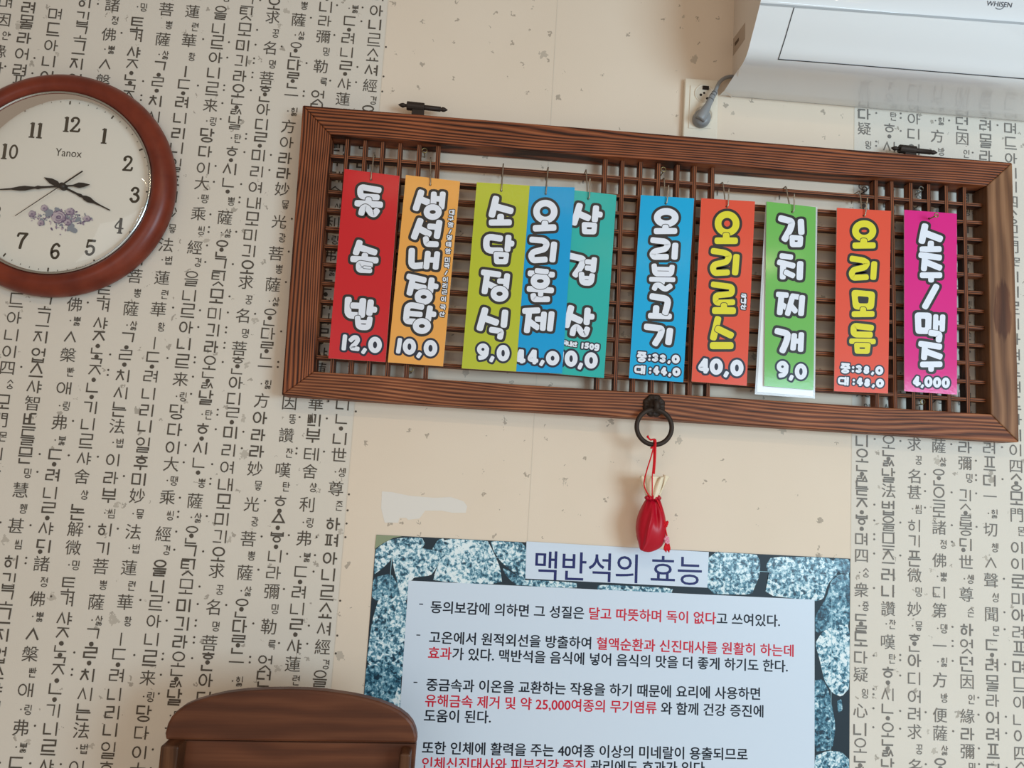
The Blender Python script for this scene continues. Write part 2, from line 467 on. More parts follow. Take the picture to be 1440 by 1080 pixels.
L = [
 (5,28,'며 3 因 28 _인 49.6 緣 72 라 95'),
 (34.5,53,'려 10.7 몰 31 .라 53.5 어 75.8 .려 98 표 115'),
 (73,58,'며 398.5 드 422.4 아 446.7 .니 471 .이 494.3 四 517.6 ._ㅅ|ㆍ|ㅇ 540 :모 565.3 門 590.6 _몬 613.6 이 638 라 662'),
 (112,60,'.스 520.5 샤 544 智 567 ㅂㄷ|ㅡ| 591.5 들 614.6 믄 640 _밍 665 慧 689 _휑 715 .甚 739 _씸 765 히 790 깁 816.5 고 841 그 866 지 893 업 920.5'),
 (153.6,44.7,'佛 428.2 _·뿛 451 ㅅ 474 槃 499 _빤 522.5 애 545.6 _·링 570.6 弗 594 _·붏 619 .ㄷ|ㆍ| 643 .려 668 니 693 ㄹ|ㆍ| 718 .샤 743 ㄷ|ㆎ| 768 :諸 792.6 _졍 818'),
 (191.5,48.6,'토 411.7 .겨 430 샤 454.4 ㅈ|ㆍ| 476.8 ㄴ|ㆍ|ㄱ 500 ㅈ|ㆍ| 524.4 ㄴ|ㆍ| 548.7 기 573 .니 596.4 르 620.4 .샤 644.7 舍 670 _샹 695.3 논 719.6 解 743.9 微 770 _·밍 794.4'),
 (229.4,53.5,'_뽕 411.7 薩 434 _·삻 457.4 ㄱ|ㆍ| 478.8 .ㄹ|ㆍ| 503 :치 528.3 시 552.6 는 575 法 599.3 _·법 622.4 .이 646.7 라 672 부 696.2 _·씸 721.5 .히 744.9 기 771 菩 796.4'),
 (266.4,55.4,'_련 413.6 華 435 _황 459.3 ㅣ 482.6 ㄷ|ㆍ| 506 려 529.3 니 553.6 리 577 니 599.3 일 625.3 후 650.5 .미 673.9 妙 697.2 _·묳 722.5 .法 747.8 _·법 771 蓮 798.3'),
 (306,57.4,'니 415.6 .르 437 아 460.3 니 483.6 .르 508 来 533.2 _·링 557.5 당 578.9 다 604 이 629.2 大 652.5 _·땡 675.8 乘 699.2 _씽 724.4 經 750.7 _경 773 을 798.5'),
 (342,64,'팃 19.4 모 41.8 .미 64 .긔 85.6 라 107 :오 128 .ㄴ|ㆍ|ㄹㅅ 149.7 .날 172 _·탄 194.4 ㅎ|ㆍ| 216.5 .시 238 .ㄴ|ㆍ| 260.3 _뽕 282.6 .薩 306 :_·삻 327.4 .ㅇ|ㆍ|ㄴ 349.7 .그 373'),
 (383.7,24.3,'求 24.3 ._꿍 46.7 .名 67.5 :_명 90 :菩 110 .ㅎ|ㆍ|ㄴ 131.6 아 154 디 175 :ㄹ|ㆍ| 196.4 .미 218.5 리 241.4 .여 263.5 :내 285.6 모 308 .미 330.5 긔 353 .오 376'),
 (413.9,91.4,'薩 28 _·삻 49.6 .ㅇ|ㆍ|ㄴ 70 다 91.4 ㄹ|ㆍ|ㄴ 112.8 一 134 _·힗 156.5 方 177.9 아 200.3 .라 222.4 .라 243.7 妙 266 _묳 287.5 光 311.8 _광 334 菩 356.5 _뽕 378'),
 (456.7,32,'因 566.5 _똥 589 讚 612 _잔 636.5 嘆 661 _탄 684 .ㅎ|ㆍ| 708.5 ㅿ|ㆍ| 732 .ㅸ|ㆍ| 758.7 니 782 .라 805.4 彌 831.7 _밍 856 .勒 881 _륵 906.5 :엇 931.8 던 954'),
 (489.7,56.4,'華 567.5 .ㅂㅅㄱ|ㅢ| 591 부 612 :테 638.5 舍 662.8 _샹 685 利 709.4 _·링 734.7 .弗 757 ._·붏 783 ㄷ|ㆍ| 808 .려 832.6 니 856 ㄹ|ㆍ| 882 .샤 908.5 蓮 933.7 _련 956'),
 (525.7,59.3,'.니 568.5 .ㄴ|ㆍ| 592.8 니 617 .世 639.4 _·셍 663.7 尊 687 _존 711 하 736.7 .펴 759.7 .아 785 .니 808 르 833.6 쇼 858.9 .셔 884 .經 909.4 _경 933.7 을 954'),
]
for c in L: column(c[0], c[1], c[2], 2)
# tone dots right of the last printed column
column(563, 62, '. 583 . 699.5 . 722 . 740.5 . 759.7 . 849 . 898 . 923', 2)
R = [
 (1212.5,620,'니 620 오 641 ㄴ|ㆍ|ㄹㅅ 665 듣 686 ㅈ|ㆍ| 711 ㅸ|ㆍ| 734 며 758 四 781.6 _·ㅅ|ㆍ|ㅇ 805 衆 829.5 _·즁 852 ㄷ|ㆍ|ㄹ 875.5 도 899 다 924.3 疑 948.4 _읭 975 心 999.3'),
 (1249.5,621.7,'.오 621.7 ㄴ|ㆍ|ㄹㅅ 644 날 667.7 法 690 .법 713.8 .을 736 :므 759 .즈 782.5 러 808 .니 831 讚 855.7 _·잔 877.4 嘆 902.6 ._탄 926 ㅎ|ㆍ| 949.7 :시 976.7 .ㄴ|ㆍ| 1000'),
 (1285.6,624.4,'.求 624.4 _꿍 647 名 669.5 甚 692 _·씸 715.6 .히 739 기 760.7 .픈 785.3 微 808.8 _밍 832 妙 856.6 _·묳 880 ㅎ|ㆍ|ㄴ 903.6 :아 928.8 .디 954 어 979.5 .려 1003.8'),
 (1320,627,'薩 627 _삻 649 .ㅇ|ㆍ|ㄴ 671 .으 694.8 .로 718 諸 741.7 _졍 765 佛 788 _·뿛 810.6 디 833 第 858.4 _·뎽 883.7 一 908 _·힗 930.6 方 956 _방 981 .便 1005.6'),
 (1357,629,'.라 629 彌 651.5 _밍 672 .긔 696.6 ㅅ|ㆍ|ㄹ 720 .봉 742.7 .ㄷ|ㆎ| 766 世 790 _·솅 814 尊 835.8 _손 861 .하 885.5 :엇 909 .던 933.4 因 958.7 _인 983 緣 1007'),
 (1391.3,630,'려 630 .프 652 :디 675.8 .一 698 _·힗 722 .切 745 _쳉 769.7 ㅅ 791.6 聲 816 _셩 840 聞 864 _문 887 ㄷ|ㆍ| 911 려 935 몰 960.5 .라 985 .어 1009'),
 (1428.3,633,'.이 633 四 656 .ㅅ|ㆍ|ㅇ 678 모 701 門 724.6 _몬 747 이 770 이 793 .로 818 미 842 .아 865 .려 889 프 912 .며 938 드 963 아 987.6 .니 1012'),
]
for c in R: column(c[0], c[1], c[2], 3)
wall = wb.build('wall_back', [M_paper, M_plain, M_ink, M_ink2, M_patch, M_seam], origin=(0, 0, 0))
tag(wall, 'cream papered wall with printed columns of old Korean script at both sides', None, None, 'structure')
M_floor = mat('floor_vinyl', rgb(224, 214, 200), 0.5, 0.3)
fb = MB(); fb.box((-2.2, -5.2, -0.05), (2.6, 0.08, 0.0))
tag(fb.build('floor', M_floor), 'floor', None, None, 'structure')

# ------------------------------------------------------------------ wood
def wood(name, dark, mid, light, freq=46, stretch=0.10, dist=5.0, rough=0.55, bump=0.5, fine=0.35, stops=None):
    m = mat(name, mid, rough, 0.25)
    tc = nd(m, 'ShaderNodeTexCoord'); oi = nd(m, 'ShaderNodeObjectInfo')
    off = nd(m, 'ShaderNodeVectorMath', operation='SCALE'); off.inputs[0].default_value = (3.1, 1.7, 2.3)
    lk(m, oi.outputs['Random'], off.inputs['Scale'])
    mp = nd(m, 'ShaderNodeMapping'); mp.inputs['Scale'].default_value = (stretch, 1, 1)
    lk(m, tc.outputs['Object'], mp.inputs['Vector']); lk(m, off.outputs[0], mp.inputs['Location'])
    nz0 = nd(m, 'ShaderNodeTexNoise'); nz0.inputs['Scale'].default_value = 14; nz0.inputs['Detail'].default_value = 1.5
    lk(m, mp.outputs[0], nz0.inputs['Vector'])
    warp = nd(m, 'ShaderNodeMixRGB'); warp.blend_type = 'LINEAR_LIGHT'; warp.inputs[0].default_value = 0.012*dist/5
    lk(m, mp.outputs[0], warp.inputs[1]); lk(m, nz0.outputs['Color'], warp.inputs[2])
    wv = nd(m, 'ShaderNodeTexWave', wave_type='BANDS', bands_direction='Z', wave_profile='SIN')
    wv.inputs['Scale'].default_value = freq; wv.inputs['Distortion'].default_value = 1.2
    wv.inputs['Detail'].default_value = 2; wv.inputs['Detail Scale'].default_value = 1.5
    lk(m, warp.outputs[0], wv.inputs['Vector'])
    mp2 = nd(m, 'ShaderNodeMapping'); mp2.inputs['Scale'].default_value = (10, 330, 330)
    lk(m, tc.outputs['Object'], mp2.inputs['Vector'])
    nz = nd(m, 'ShaderNodeTexNoise'); nz.inputs['Scale'].default_value = 1.0; nz.inputs['Detail'].default_value = 3
    lk(m, mp2.outputs[0], nz.inputs['Vector'])
    mixf = nd(m, 'ShaderNodeMixRGB'); mixf.inputs[0].default_value = fine
    lk(m, wv.outputs['Fac'], mixf.inputs[1]); lk(m, nz.outputs['Fac'], mixf.inputs[2])
    rp = ramp(m, stops or [(0.24, light), (0.42, mid), (0.56, mid), (0.72, dark)]); lk(m, mixf.outputs[0], rp.inputs[0])
    nl = nd(m, 'ShaderNodeTexNoise'); nl.inputs['Scale'].default_value = 5; lk(m, tc.outputs['Object'], nl.inputs['Vector'])
    rl = ramp(m, [(0.3, (.72, .72, .72, 1)), (0.7, (1.1, 1.1, 1.1, 1))]); lk(m, nl.outputs['Fac'], rl.inputs[0])
    mu = nd(m, 'ShaderNodeMixRGB'); mu.blend_type = 'MULTIPLY'; mu.inputs[0].default_value = 1
    lk(m, rp.outputs[0], mu.inputs[1]); lk(m, rl.outputs[0], mu.inputs[2]); lk(m, mu.outputs[0], bsdf(m).inputs['Base Color'])
    bp = nd(m, 'ShaderNodeBump', invert=True); bp.inputs['Strength'].default_value = bump; bp.inputs['Distance'].default_value = 0.0015
    lk(m, mixf.outputs[0], bp.inputs['Height']); lk(m, bp.outputs[0], bsdf(m).inputs['Normal'])
    return m
M_rail = wood('scorched_pine', rgb(50, 23, 12), rgb(122, 64, 37), rgb(158, 92, 56), freq=58, dist=9, fine=.5)
M_rail2 = wood('scorched_pine_wavy', rgb(52, 26, 16), rgb(130, 74, 46), rgb(172, 112, 76), freq=46, dist=15, stretch=0.13, fine=.52, stops=[(.2, rgb(168, 108, 72)), (.44, rgb(130, 74, 46)), (.6, rgb(116, 64, 40)), (.8, rgb(56, 29, 18))])
M_pale = wood('scorched_pine_pale', rgb(92, 58, 36), rgb(128, 88, 58), rgb(148, 106, 74), freq=15, dist=13, stretch=0.22, fine=0.5, bump=.2, stops=[(.22, rgb(150, 108, 76)), (.5, rgb(126, 86, 57)), (.85, rgb(96, 62, 40))])
def add_knot(m, x0, rx, rz):
    """a long dark knot in the board's face"""
    b = bsdf(m); src = b.inputs['Base Color'].links[0].from_socket
    tc = nd(m, 'ShaderNodeTexCoord'); mp = nd(m, 'ShaderNodeMapping'); mp.inputs['Location'].default_value = (-x0/rx, 0, 0); mp.inputs['Scale'].default_value = (1/rx, 0, 1/rz)
    lk(m, tc.outputs['Object'], mp.inputs['Vector'])
    mq = nd(m, 'ShaderNodeMapping'); mq.inputs['Scale'].default_value = (14, 90, 150); lk(m, tc.outputs['Object'], mq.inputs['Vector'])
    nz = nd(m, 'ShaderNodeTexNoise'); nz.inputs['Scale'].default_value = 1; nz.inputs['Detail'].default_value = 3; lk(m, mq.outputs[0], nz.inputs['Vector'])
    ad = nd(m, 'ShaderNodeMixRGB'); ad.blend_type = 'LINEAR_LIGHT'; ad.inputs[0].default_value = .55; lk(m, mp.outputs[0], ad.inputs[1]); lk(m, nz.outputs['Color'], ad.inputs[2])
    ln = nd(m, 'ShaderNodeVectorMath', operation='LENGTH'); lk(m, ad.outputs[0], ln.inputs[0])
    rp = ramp(m, [(.8, (1, 1, 1, 1)), (1.0, (0, 0, 0, 1))]); lk(m, ln.outputs['Value'], rp.inputs[0])
    mx = nd(m, 'ShaderNodeMixRGB'); mx.blend_type = 'MULTIPLY'; lk(m, rp.outputs[0], mx.inputs[0]); lk(m, src, mx.inputs[1]); mx.inputs[2].default_value = (.52, .40, .36, 1)
    lk(m, mx.outputs[0], b.inputs['Base Color'])
add_knot(M_pale, -.022, .062, .019)
M_bar = wood('lattice_pine', rgb(52, 26, 15), rgb(110, 60, 36), rgb(150, 90, 56), freq=90, dist=3)
M_iron = mat('blackened_iron', rgb(58, 48, 42), 0.6, 0.4, 0.6)
M_steel = mat('steel_wire', rgb(176, 168, 154), 0.3, 0.5, 0.9)
M_brass = mat('aged_brass', rgb(150, 130, 90), 0.4, 0.5, 0.9)

# ------------------------------------------------------------------ lattice window frame hung on the wall
YF, YB = -0.048, -0.003
OC = {k: P(*v, YF) for k, v in dict(tl=(425.5,147.5), tr=(1424,228.5), br=(1433.5,622), bl=(396,555.5)).items()}
IC = {k: P(*v, YF) for k, v in dict(tl=(464.5,189), tr=(1388,261), br=(1394,582.5), bl=(441,522.5)).items()}
frame = thing('lattice_frame', 'long brown wooden lattice window frame hung sideways on the wall', 'wooden frame', (OC['bl']+OC['br'])/2)
def axes(a, b, mid):
    x = (b-a).normalized(); y = Vector((0, 1, 0)); y = (y-x*y.dot(x)).normalized(); z = x.cross(y)
    m = Matrix((x, y, z)).transposed().to_4x4(); m.translation = mid; return m
def member(name, q, m, label=None):
    a, b, c, d = q      # outer start, outer end, inner end, inner start
    mb = MB(); n = (b-a).cross(d-a)
    ring = [a, b, c, d] if n.y < 0 else [d, c, b, a]
    mb.slab(ring, YB-YF)
    o = mb.build(name, m, frame, frame=axes(a, b, (a+b+c+d)/4), bevel=0.0022)
    if label: o['label'] = label
    return o
member('rail', (OC['tl'], OC['tr'], IC['tr'], IC['tl']), M_rail)
member('rail', (OC['bl'], OC['br'], IC['br'], IC['bl']), M_rail2, 'lower rail with wavy grain')
member('stile', (OC['bl'], OC['tl'], IC['tl'], IC['bl']), M_rail)
member('stile', (OC['br'], OC['tr'], IC['tr'], IC['br']), M_pale, 'paler stile with a large dark knot')
YLF, YLB = -0.034, -0.014
VB_T = [(488.3,196.7),(513.7,198),(538.3,200),(563,201.7),(589.7,205),(616.3,207.5),(851.7,228.3),(875.8,230),(901.2,231.7),(926.7,233.3),(953.3,235),(977,237.5),(1002.5,239.2),(1232.2,256.7),(1254.2,258.3),(1281.2,260),(1306.2,261.7),(1330.8,263.3),(1356.2,263.3)]
VB_B = [(467.2,515),(492.8,518.3),(518.3,520),(544.5,520),(571.2,521.7),(598.3,525),(840,541.7),(865.3,545),(890.3,546.7),(916.7,546.7),(944.2,548.3),(970,553.3),(995.5,555),(1233.8,566.7),(1259.7,568.3),(1285,568.3),(1309.2,571.7),(1335.5,573.3),(1362,573.3)]
HB_L = [219.2,245.5,270,295.5,321.4,346.7,372,398.5,424.5,450.5,477.5,503.5]
HB_R = [288,312.5,336.7,361.7,386.7,411,436.7,460.5,485.5,510.5,536.7,562]
def bar(p0, p1, wd, y0, y1):
    d = (p1-p0).normalized(); n = Vector((-d.z, 0, d.x)); h = n*wd/2
    mb = MB(); q = [p0-h, p1-h, p1+h, p0+h]
    if (q[1]-q[0]).cross(q[3]-q[0]).y > 0: q.reverse()
    q = [Vector((v.x, y0, v.z)) for v in q]
    mb.slab(q, y1-y0)
    mb.build('lattice_bar', M_bar, frame, frame=axes(p0, p1, (p0+p1)/2 + Vector((0, (y0+y1)/2-p0.y, 0))), bevel=0.0008)
def meet(p, q, e0, e1):
    """extend the line p-q until it reaches the frame's inner edge e0-e1 (in x, z)"""
    d = q-p; e = e1-e0
    den = d.x*e.z-d.z*e.x; t = ((e0.x-p.x)*e.z-(e0.z-p.z)*e.x)/den
    r = p+d*t; return Vector((r.x, p.y, r.z))
for a, b in zip(VB_T, VB_B):
    p, q = P(*a, YLF), P(*b, YLF)
    bar(meet(p, q, IC['bl'], IC['br']), meet(p, q, IC['tl'], IC['tr']), 0.0078, YLF, YLB)
for ya, yb in zip(HB_L, HB_R):
    p, q = P(468, ya, YLF+0.0004), P(1372, yb, YLF+0.0004)
    bar(meet(p, q, IC['bl'], IC['tl']), meet(p, q, IC['br'], IC['tr']), 0.0070, YLF+0.0006, YLB-0.0004)
# wrought hinges left standing on the upper rail
def hinge(px, py, s, ang):
    c = P(px, py, -0.032); mb = MB()
    u = Vector((math.cos(ang), 0, math.sin(ang))); v = Vector((-math.sin(ang), 0, math.cos(ang)))
    plate = [c+u*a*s+v*b*s for a, b in ((-.014, -.033), (.011, -.033), (.009, 0.0), (-.013, 0.0))]
    mb.slab([p+Vector((0, -.004, 0)) for p in plate], .008)
    mb.tube([c+u*(-.024)*s, c+u*(.009)*s], .0084*s, 14)
    h = mb.build('hinge', M_iron, frame, bevel=.0012)
    m2 = MB()
    pr = [(-.040,.0006),(-.035,.0035),(-.031,.0045),(-.027,.003),(-.024,.003),(.009,.0048),(.040,.0048),(.0405,.003),(.043,.0045),(.047,.0042),(.053,.0008)]
    m2.tube([c+u*a*s for a, r in pr], [r*s for a, r in pr], 12)
    m2.build('hinge_pin', M_iron, h, smooth=True)
hinge(590, 150.5, 1.0, math.radians(-1.5)); hinge(1281, 211, 1.0, math.radians(-1.5))
# screw eyes that hold the frame
for px, py, m_ in ((597, 211.7, M_brass), (578, 519, M_brass), (932.8, 238.3, M_brass), (1216, 266, M_iron), (1295.5, 265.5, M_steel), (1297.5, 565, M_brass)):
    c = P(px, py, -0.022); mb = MB()
    mb.tube([c+Vector((math.cos(a)*.0046, 0, math.sin(a)*.0046)) for a in [2*math.pi*i/18 for i in range(18)]], .0011, 8, closed=True)
    mb.tube([c+Vector((0, .0004, -.0046)), c+Vector((0, .020, -.0046))], .0011, 8)
    mb.build('screw_eye', m_, frame, smooth=True)
# flower-shaped pull plate and ring on the lower rail
rc = P(919.5, 570.5, YF); mb = MB()
N = 80; prof = [(0.0, .012), (.35, .012), (.5, .008), (.62, .005), (.8, .0065), (.95, .0035), (1.0, 0.0)]
vs_ = []
for r, d in prof:
    for j in range(N):
        a = 2*math.pi*j/N; rr = .0205*r*(1+(.10*abs(math.sin(4*a))-.05)*(r > .55))
        vs_.append(rc+Vector((rr*math.cos(a), -d-(.0012*math.cos(8*a) if .55 < r < .99 else 0), rr*math.sin(a))))
fs = [(i*N+j, i*N+(j+1) % N, (i+1)*N+(j+1) % N, (i+1)*N+j) for i in range(len(prof)-1) for j in range(N)]
mb.add(vs_, fs)
ros = mb.build('pull_plate', M_iron, frame, smooth=True)
m2 = MB(); kn = rc+Vector((0, -.012, -.001))
m2.tube([kn+Vector((0, .004, .006)), kn+Vector((0, -.002, .006)), kn+Vector((0, -.009, .003)), kn+Vector((0, -.011, -.003)), kn+Vector((0, -.007, -.008))], [.005, .0062, .0062, .0055, .004], 14)
m2.build('boss', M_iron, ros, smooth=True)
RY = -0.061
rcen = P(920, 600.5, RY); RR = 0.0318
m3 = MB(); m3.tube([rcen+Vector((RR*math.cos(a), .004*(1+math.sin(a))*0-.0, RR*math.sin(a))) for a in [2*math.pi*i/56 for i in range(56)]], .0043, 14, closed=True)
m3.build('pull_ring', M_iron, ros, smooth=True)
# ------------------------------------------------------------------ hanging menu cards
def card_mat(name, col):
    m = mat(name, col, 0.45, 0.2, coat=0.14, coat_rough=0.14)
    tc = nd(m, 'ShaderNodeTexCoord'); nz = nd(m, 'ShaderNodeTexNoise'); nz.inputs['Scale'].default_value = 160
    lk(m, tc.outputs['Object'], nz.inputs['Vector'])
    bp = nd(m, 'ShaderNodeBump'); bp.inputs['Strength'].default_value = 0.05; bp.inputs['Distance'].default_value = 0.001
    lk(m, nz.outputs['Fac'], bp.inputs['Height']); lk(m, bp.outputs[0], bsdf(m).inputs['Normal']); lk(m, bp.outputs[0], bsdf(m).inputs['Coat Normal'])
    return m
CC = dict(red=rgb(200,34,40), orange=rgb(232,164,80), lime=rgb(180,186,48), blue=rgb(0,152,208), teal=rgb(40,172,164), sky=rgb(14,164,214),
          coral=rgb(222,82,58), green=rgb(108,180,84), magenta=rgb(216,24,128))
CM = {k: card_mat('card_'+k, v) for k, v in CC.items()}
for k_ in ('green', 'magenta'):
    bsdf(CM[k_]).inputs['Coat Weight'].default_value = .7; bsdf(CM[k_]).inputs['Coat Roughness'].default_value = .1
M_edge = mat('card_edge', rgb(232, 228, 220), 0.5, 0.3)
M_dark = mat('print_charcoal', rgb(46, 43, 41), 0.45, 0.25, coat=0.12, coat_rough=0.2)
M_navy = mat('print_navy', rgb(36, 40, 56), 0.45, 0.25, coat=0.12, coat_rough=0.2)
M_white = mat('print_white', rgb(226, 230, 240), 0.45, 0.2, coat=0.14, coat_rough=0.14)
M_yellow = mat('print_yellow', rgb(222, 212, 54), 0.45, 0.2, coat=0.14, coat_rough=0.14)
M_hole = mat('punched_hole', rgb(30, 26, 24), 0.9, 0.1)

def densify(pts, n=5):
    """rounded centre line through the traced points"""
    if len(pts) < 3: return pts
    out = [pts[0]]
    for i in range(1, len(pts)-1):
        a, b, c = Vector(pts[i-1]), Vector(pts[i]), Vector(pts[i+1])
        r = min((a-b).length, (c-b).length)*.42
        p = b+(a-b).normalized()*r; q = b+(c-b).normalized()*r
        for k in range(n+1):
            t = k/n; s = p*(1-t)*(1-t)+b*2*t*(1-t)+q*t*t
            out.append((s.x, s.y))
    out.append(pts[-1]); return out
class Letters:
    """traced lettering lying on a plane y = Y; coordinates are 8x enlargements with a pixel origin"""
    def __init__(s, Y): s.Y = Y; s.jobs = []
    def pieces(s, org, w, items, fill=2, dark=0, out=30, thin=8, sc=8.0):
        kind = 'price' if dark == 1 else ('small_print' if sc > 9 or out < 14 and w < 20 else 'syllable')
        s.jobs.append((org, w, items, fill, dark, out, thin, sc, kind, MB()))
    def emit(s):
        lay = 0
        def put(V, Fc, org, sc, mi, lay, mb):
            y = s.Y-0.00012-lay*0.000004
            mb.add([P(org[0]+a/sc, org[1]+b/sc, y) for a, b in V], [tuple(reversed(f)) for f in Fc], mi)
        def shape(it, w, extra):
            ww = it[-1] if isinstance(it[-1], (int, float)) and it[0] != 'o' and it[0] != 'd' else w
            if it[0] == 'o':
                _, cx, cy, rx, ry = it[:5]; ww = it[5] if len(it) > 5 else w
                return ring2d(cx, cy, rx, ry, ww+2*extra)
            if it[0] == 'd': return disc2d(it[1], it[2], it[3]+extra, 18)
            pts = [p for p in it if isinstance(p, tuple)]
            if it[0] == 'c':
                return solid(pts, ww/2+extra)
            return stroke2d(densify(pts), ww+2*extra, False)
        def solid(pts, grow):
            k = len(pts); c = sum((Vector(p) for p in pts), Vector((0, 0)))/k; out = []
            for i in range(k):
                v = Vector(pts[i]); a = Vector(pts[i-1]); b = Vector(pts[(i+1) % k])
                d = ((v-a).normalized()+(v-b).normalized()).normalized()
                q_ = v+d*grow*1.36
                out.append((q_.x, q_.y))
            r_ = rounded(out); return r_, [tuple(range(len(r_)))]
        def hole(pts, ww):
            k = len(pts); c = sum((Vector(p) for p in pts), Vector((0, 0)))/k
            hx = (max(p[0] for p in pts)-min(p[0] for p in pts))/2; hy = (max(p[1] for p in pts)-min(p[1] for p in pts))/2
            fx = max(11, hx-ww/2)/hx; fy = max(9, hy-ww/2)/hy
            r_ = rounded([(c.x+(p[0]-c.x)*fx, c.y+(p[1]-c.y)*fy) for p in pts]); return r_, [tuple(range(len(r_)))]
        def rounded(pts):
            out = []
            k = len(pts)
            for i in range(k):
                a, b, c = Vector(pts[i-1]), Vector(pts[i]), Vector(pts[(i+1) % k])
                r = min((a-b).length, (c-b).length)*.25
                p = b+(a-b).normalized()*r; q = b+(c-b).normalized()*r
                for n in range(5):
                    t = n/4; v = p*(1-t)*(1-t)+b*2*t*(1-t)+q*t*t; out.append((v.x, v.y))
            return out
        for org, w, items, fill, dark, out, thin, sc, kind, mb in s.jobs:
            for grp in items:
                for it in grp:
                    V, Fc = shape(it, w, out); put(V, Fc, org, sc, dark, lay, mb); lay += 1
        for org, w, items, fill, dark, out, thin, sc, kind, mb in s.jobs:
            for grp in items:
                if thin:
                    for it in grp:
                        V, Fc = shape(it, w, thin); put(V, Fc, org, sc, dark, lay, mb); lay += 1
                for it in grp:
                    V, Fc = shape(it, w, 0); put(V, Fc, org, sc, fill, lay, mb); lay += 1
                    if it[0] == 'c':
                        pts = [p for p in it if isinstance(p, tuple)]
                        ww = it[-1] if isinstance(it[-1], (int, float)) else w
                        if ww > 20: V, Fc = hole(pts, ww); put(V, Fc, org, sc, dark, lay, mb); lay += 1
                        else: V, Fc = hole(pts, ww); put(V, Fc, org, sc, dark, lay, mb); lay += 1
def hang(ch, cx, cy, w, h, lean=-0.06, slope=0.08):
    """small syllable as traced items inside a box (enlarged coordinates, y down)"""
    grp = []
    for g in syllable(ch):
        it = []
        for k in g:
            def T(x, y):
                dx = (x-.5)*w; dy = (.5-y)*h
                return (cx+dx+dy*lean, cy+dy+dx*slope)
            if k[0] == 'p': it.append(tuple(T(*p) for p in k[1]))
            elif k[0] == 'c': it.append(('c',)+tuple(T(*p) for p in k[1]))
            elif k[0] == 'o':
                c = T(k[1], k[2]); it.append(('o', c[0], c[1], k[3]*w, k[4]*h))
            else:
                c = T(k[1], k[2]); it.append(('d', c[0], c[1], w*.1))
        grp.append(it)
    return grp
def digit(ch, cx, cy, s):
    """traced digit about s high at (cx, cy), y down; returns one group"""
    def T(pts): return tuple((cx+(x-.08*y)*s, cy+(y+.08*x)*s) for x, y in pts)
    D = {'0': 'o', '1': [[(0, -.42), (0, .42)]],
         '3': [[(-.26,-.30),(-.02,-.42),(.24,-.24),(.02,-.02),(.26,.22),(0,.42),(-.28,.30)]],
         '4': [[(.04,-.42),(-.30,.16),(.32,.16)],[(.10,-.42),(.12,.42)]],
         '5': [[(.24,-.40),(-.18,-.40),(-.2,-.06),(.1,-.1),(.26,.14),(.08,.40),(-.24,.34)]],
         '8': 'oo'}[ch]
    if D == 'o': return [('o', cx, cy, .27*s, .36*s)]
    if D == 'oo': return [('o', cx+.02*s, cy-.21*s, .18*s, .17*s), ('o', cx-.02*s, cy+.19*s, .22*s, .2*s)]
    return [T(p) for p in D]
def wire(pts, parent, r=0.00125):
    mb = MB(); mb.tube(smooth_path(pts, 8), r, 8); mb.build('hook', M_steel, parent, smooth=True)
def card(name, label, quad, Y, key, hole, top, free=None, thick=0.0016, nail=False):
    q = [P(a, b, Y) for a, b in quad]             # tl, tr, br, bl
    root = thing(name, label, 'menu card', (q[2]+q[3])/2, 'menu cards hanging on the lattice frame')
    mb = MB(); ring = [q[3], q[2], q[1], q[0]]
    mb.slab(ring, thick)
    mb.m = [0]+[1]*(len(mb.m)-1)
    h = P(hole[0], hole[1], Y-0.00008); V, Fc = disc2d(0, 0, .0022, 14)
    mb.add([h+Vector((a, 0, b)) for a, b in V], Fc, 2)
    mb.build('card', [CM[key], M_edge, M_hole], root)
    H = P(hole[0], hole[1], Y)
    if nail:
        a, b = P(1306.5, 308, Y), P(1315, 304, Y-0.022)
        m2 = MB(); m2.tube([a+Vector((0, .004, 0)), a, b], .0013, 8)
        e = b+Vector((.0012, -.002, .0012))
        m2.tube([e+Vector((math.cos(t)*.0036, 0, math.sin(t)*.0036)) for t in [2*math.pi*i/16 for i in range(16)]], .0011, 8, closed=True)
        m2.build('screw_eye', M_brass, root, smooth=True)
    else:
        up = P(top[0], top[1], -0.038)
        back = Vector((up.x-.001, -0.0095, up.z-.016))
        pts = [back, Vector((up.x-.0006, -0.0095, up.z-.004)), Vector((up.x, -0.016, up.z+.0005)), Vector((up.x, -0.030, up.z+.0008)),
               Vector((up.x+.0002, -0.0385, up.z-.003)), Vector((up.x*.55+H.x*.45, -0.042, up.z*.55+H.z*.45))]
        pts += [Vector((H.x-.0008, Y+.004, H.z+.002)), Vector((H.x, Y+.003, H.z-.0008)), Vector((H.x, Y-.0022, H.z-.0004))]
        if free:
            fr = P(free[0], free[1], Y-.006)
            pts += [Vector((H.x+.0015, Y-.004, H.z+.005)), fr]
        else: pts += [Vector((H.x+.0004, Y-.0025, H.z+.006)), Vector((H.x*.7+up.x*.3, Y-.002, H.z*.72+up.z*.28))]
        wire(pts, root)
    return root
def letter_part(root, lt, fills=None):
    lt.emit()
    small = MB(); price = MB()
    for j_ in lt.jobs:
        kind, mb = j_[8], j_[9]
        if kind == 'syllable': mb.build('lettering', [M_dark, M_navy, M_white, M_yellow], root)
        else: (price if kind == 'price' else small).add(mb.v, [], 0); t_ = price if kind == 'price' else small; b_ = len(t_.v)-len(mb.v); t_.f += [[b_+i for i in f] for f in mb.f]; t_.m += mb.m
    if price.f: price.build('price_lettering', [M_dark, M_navy, M_white, M_yellow], root)
    if small.f: small.build('small_print', [M_dark, M_navy, M_white, M_yellow], root)
W2, Y3 = 2, 3

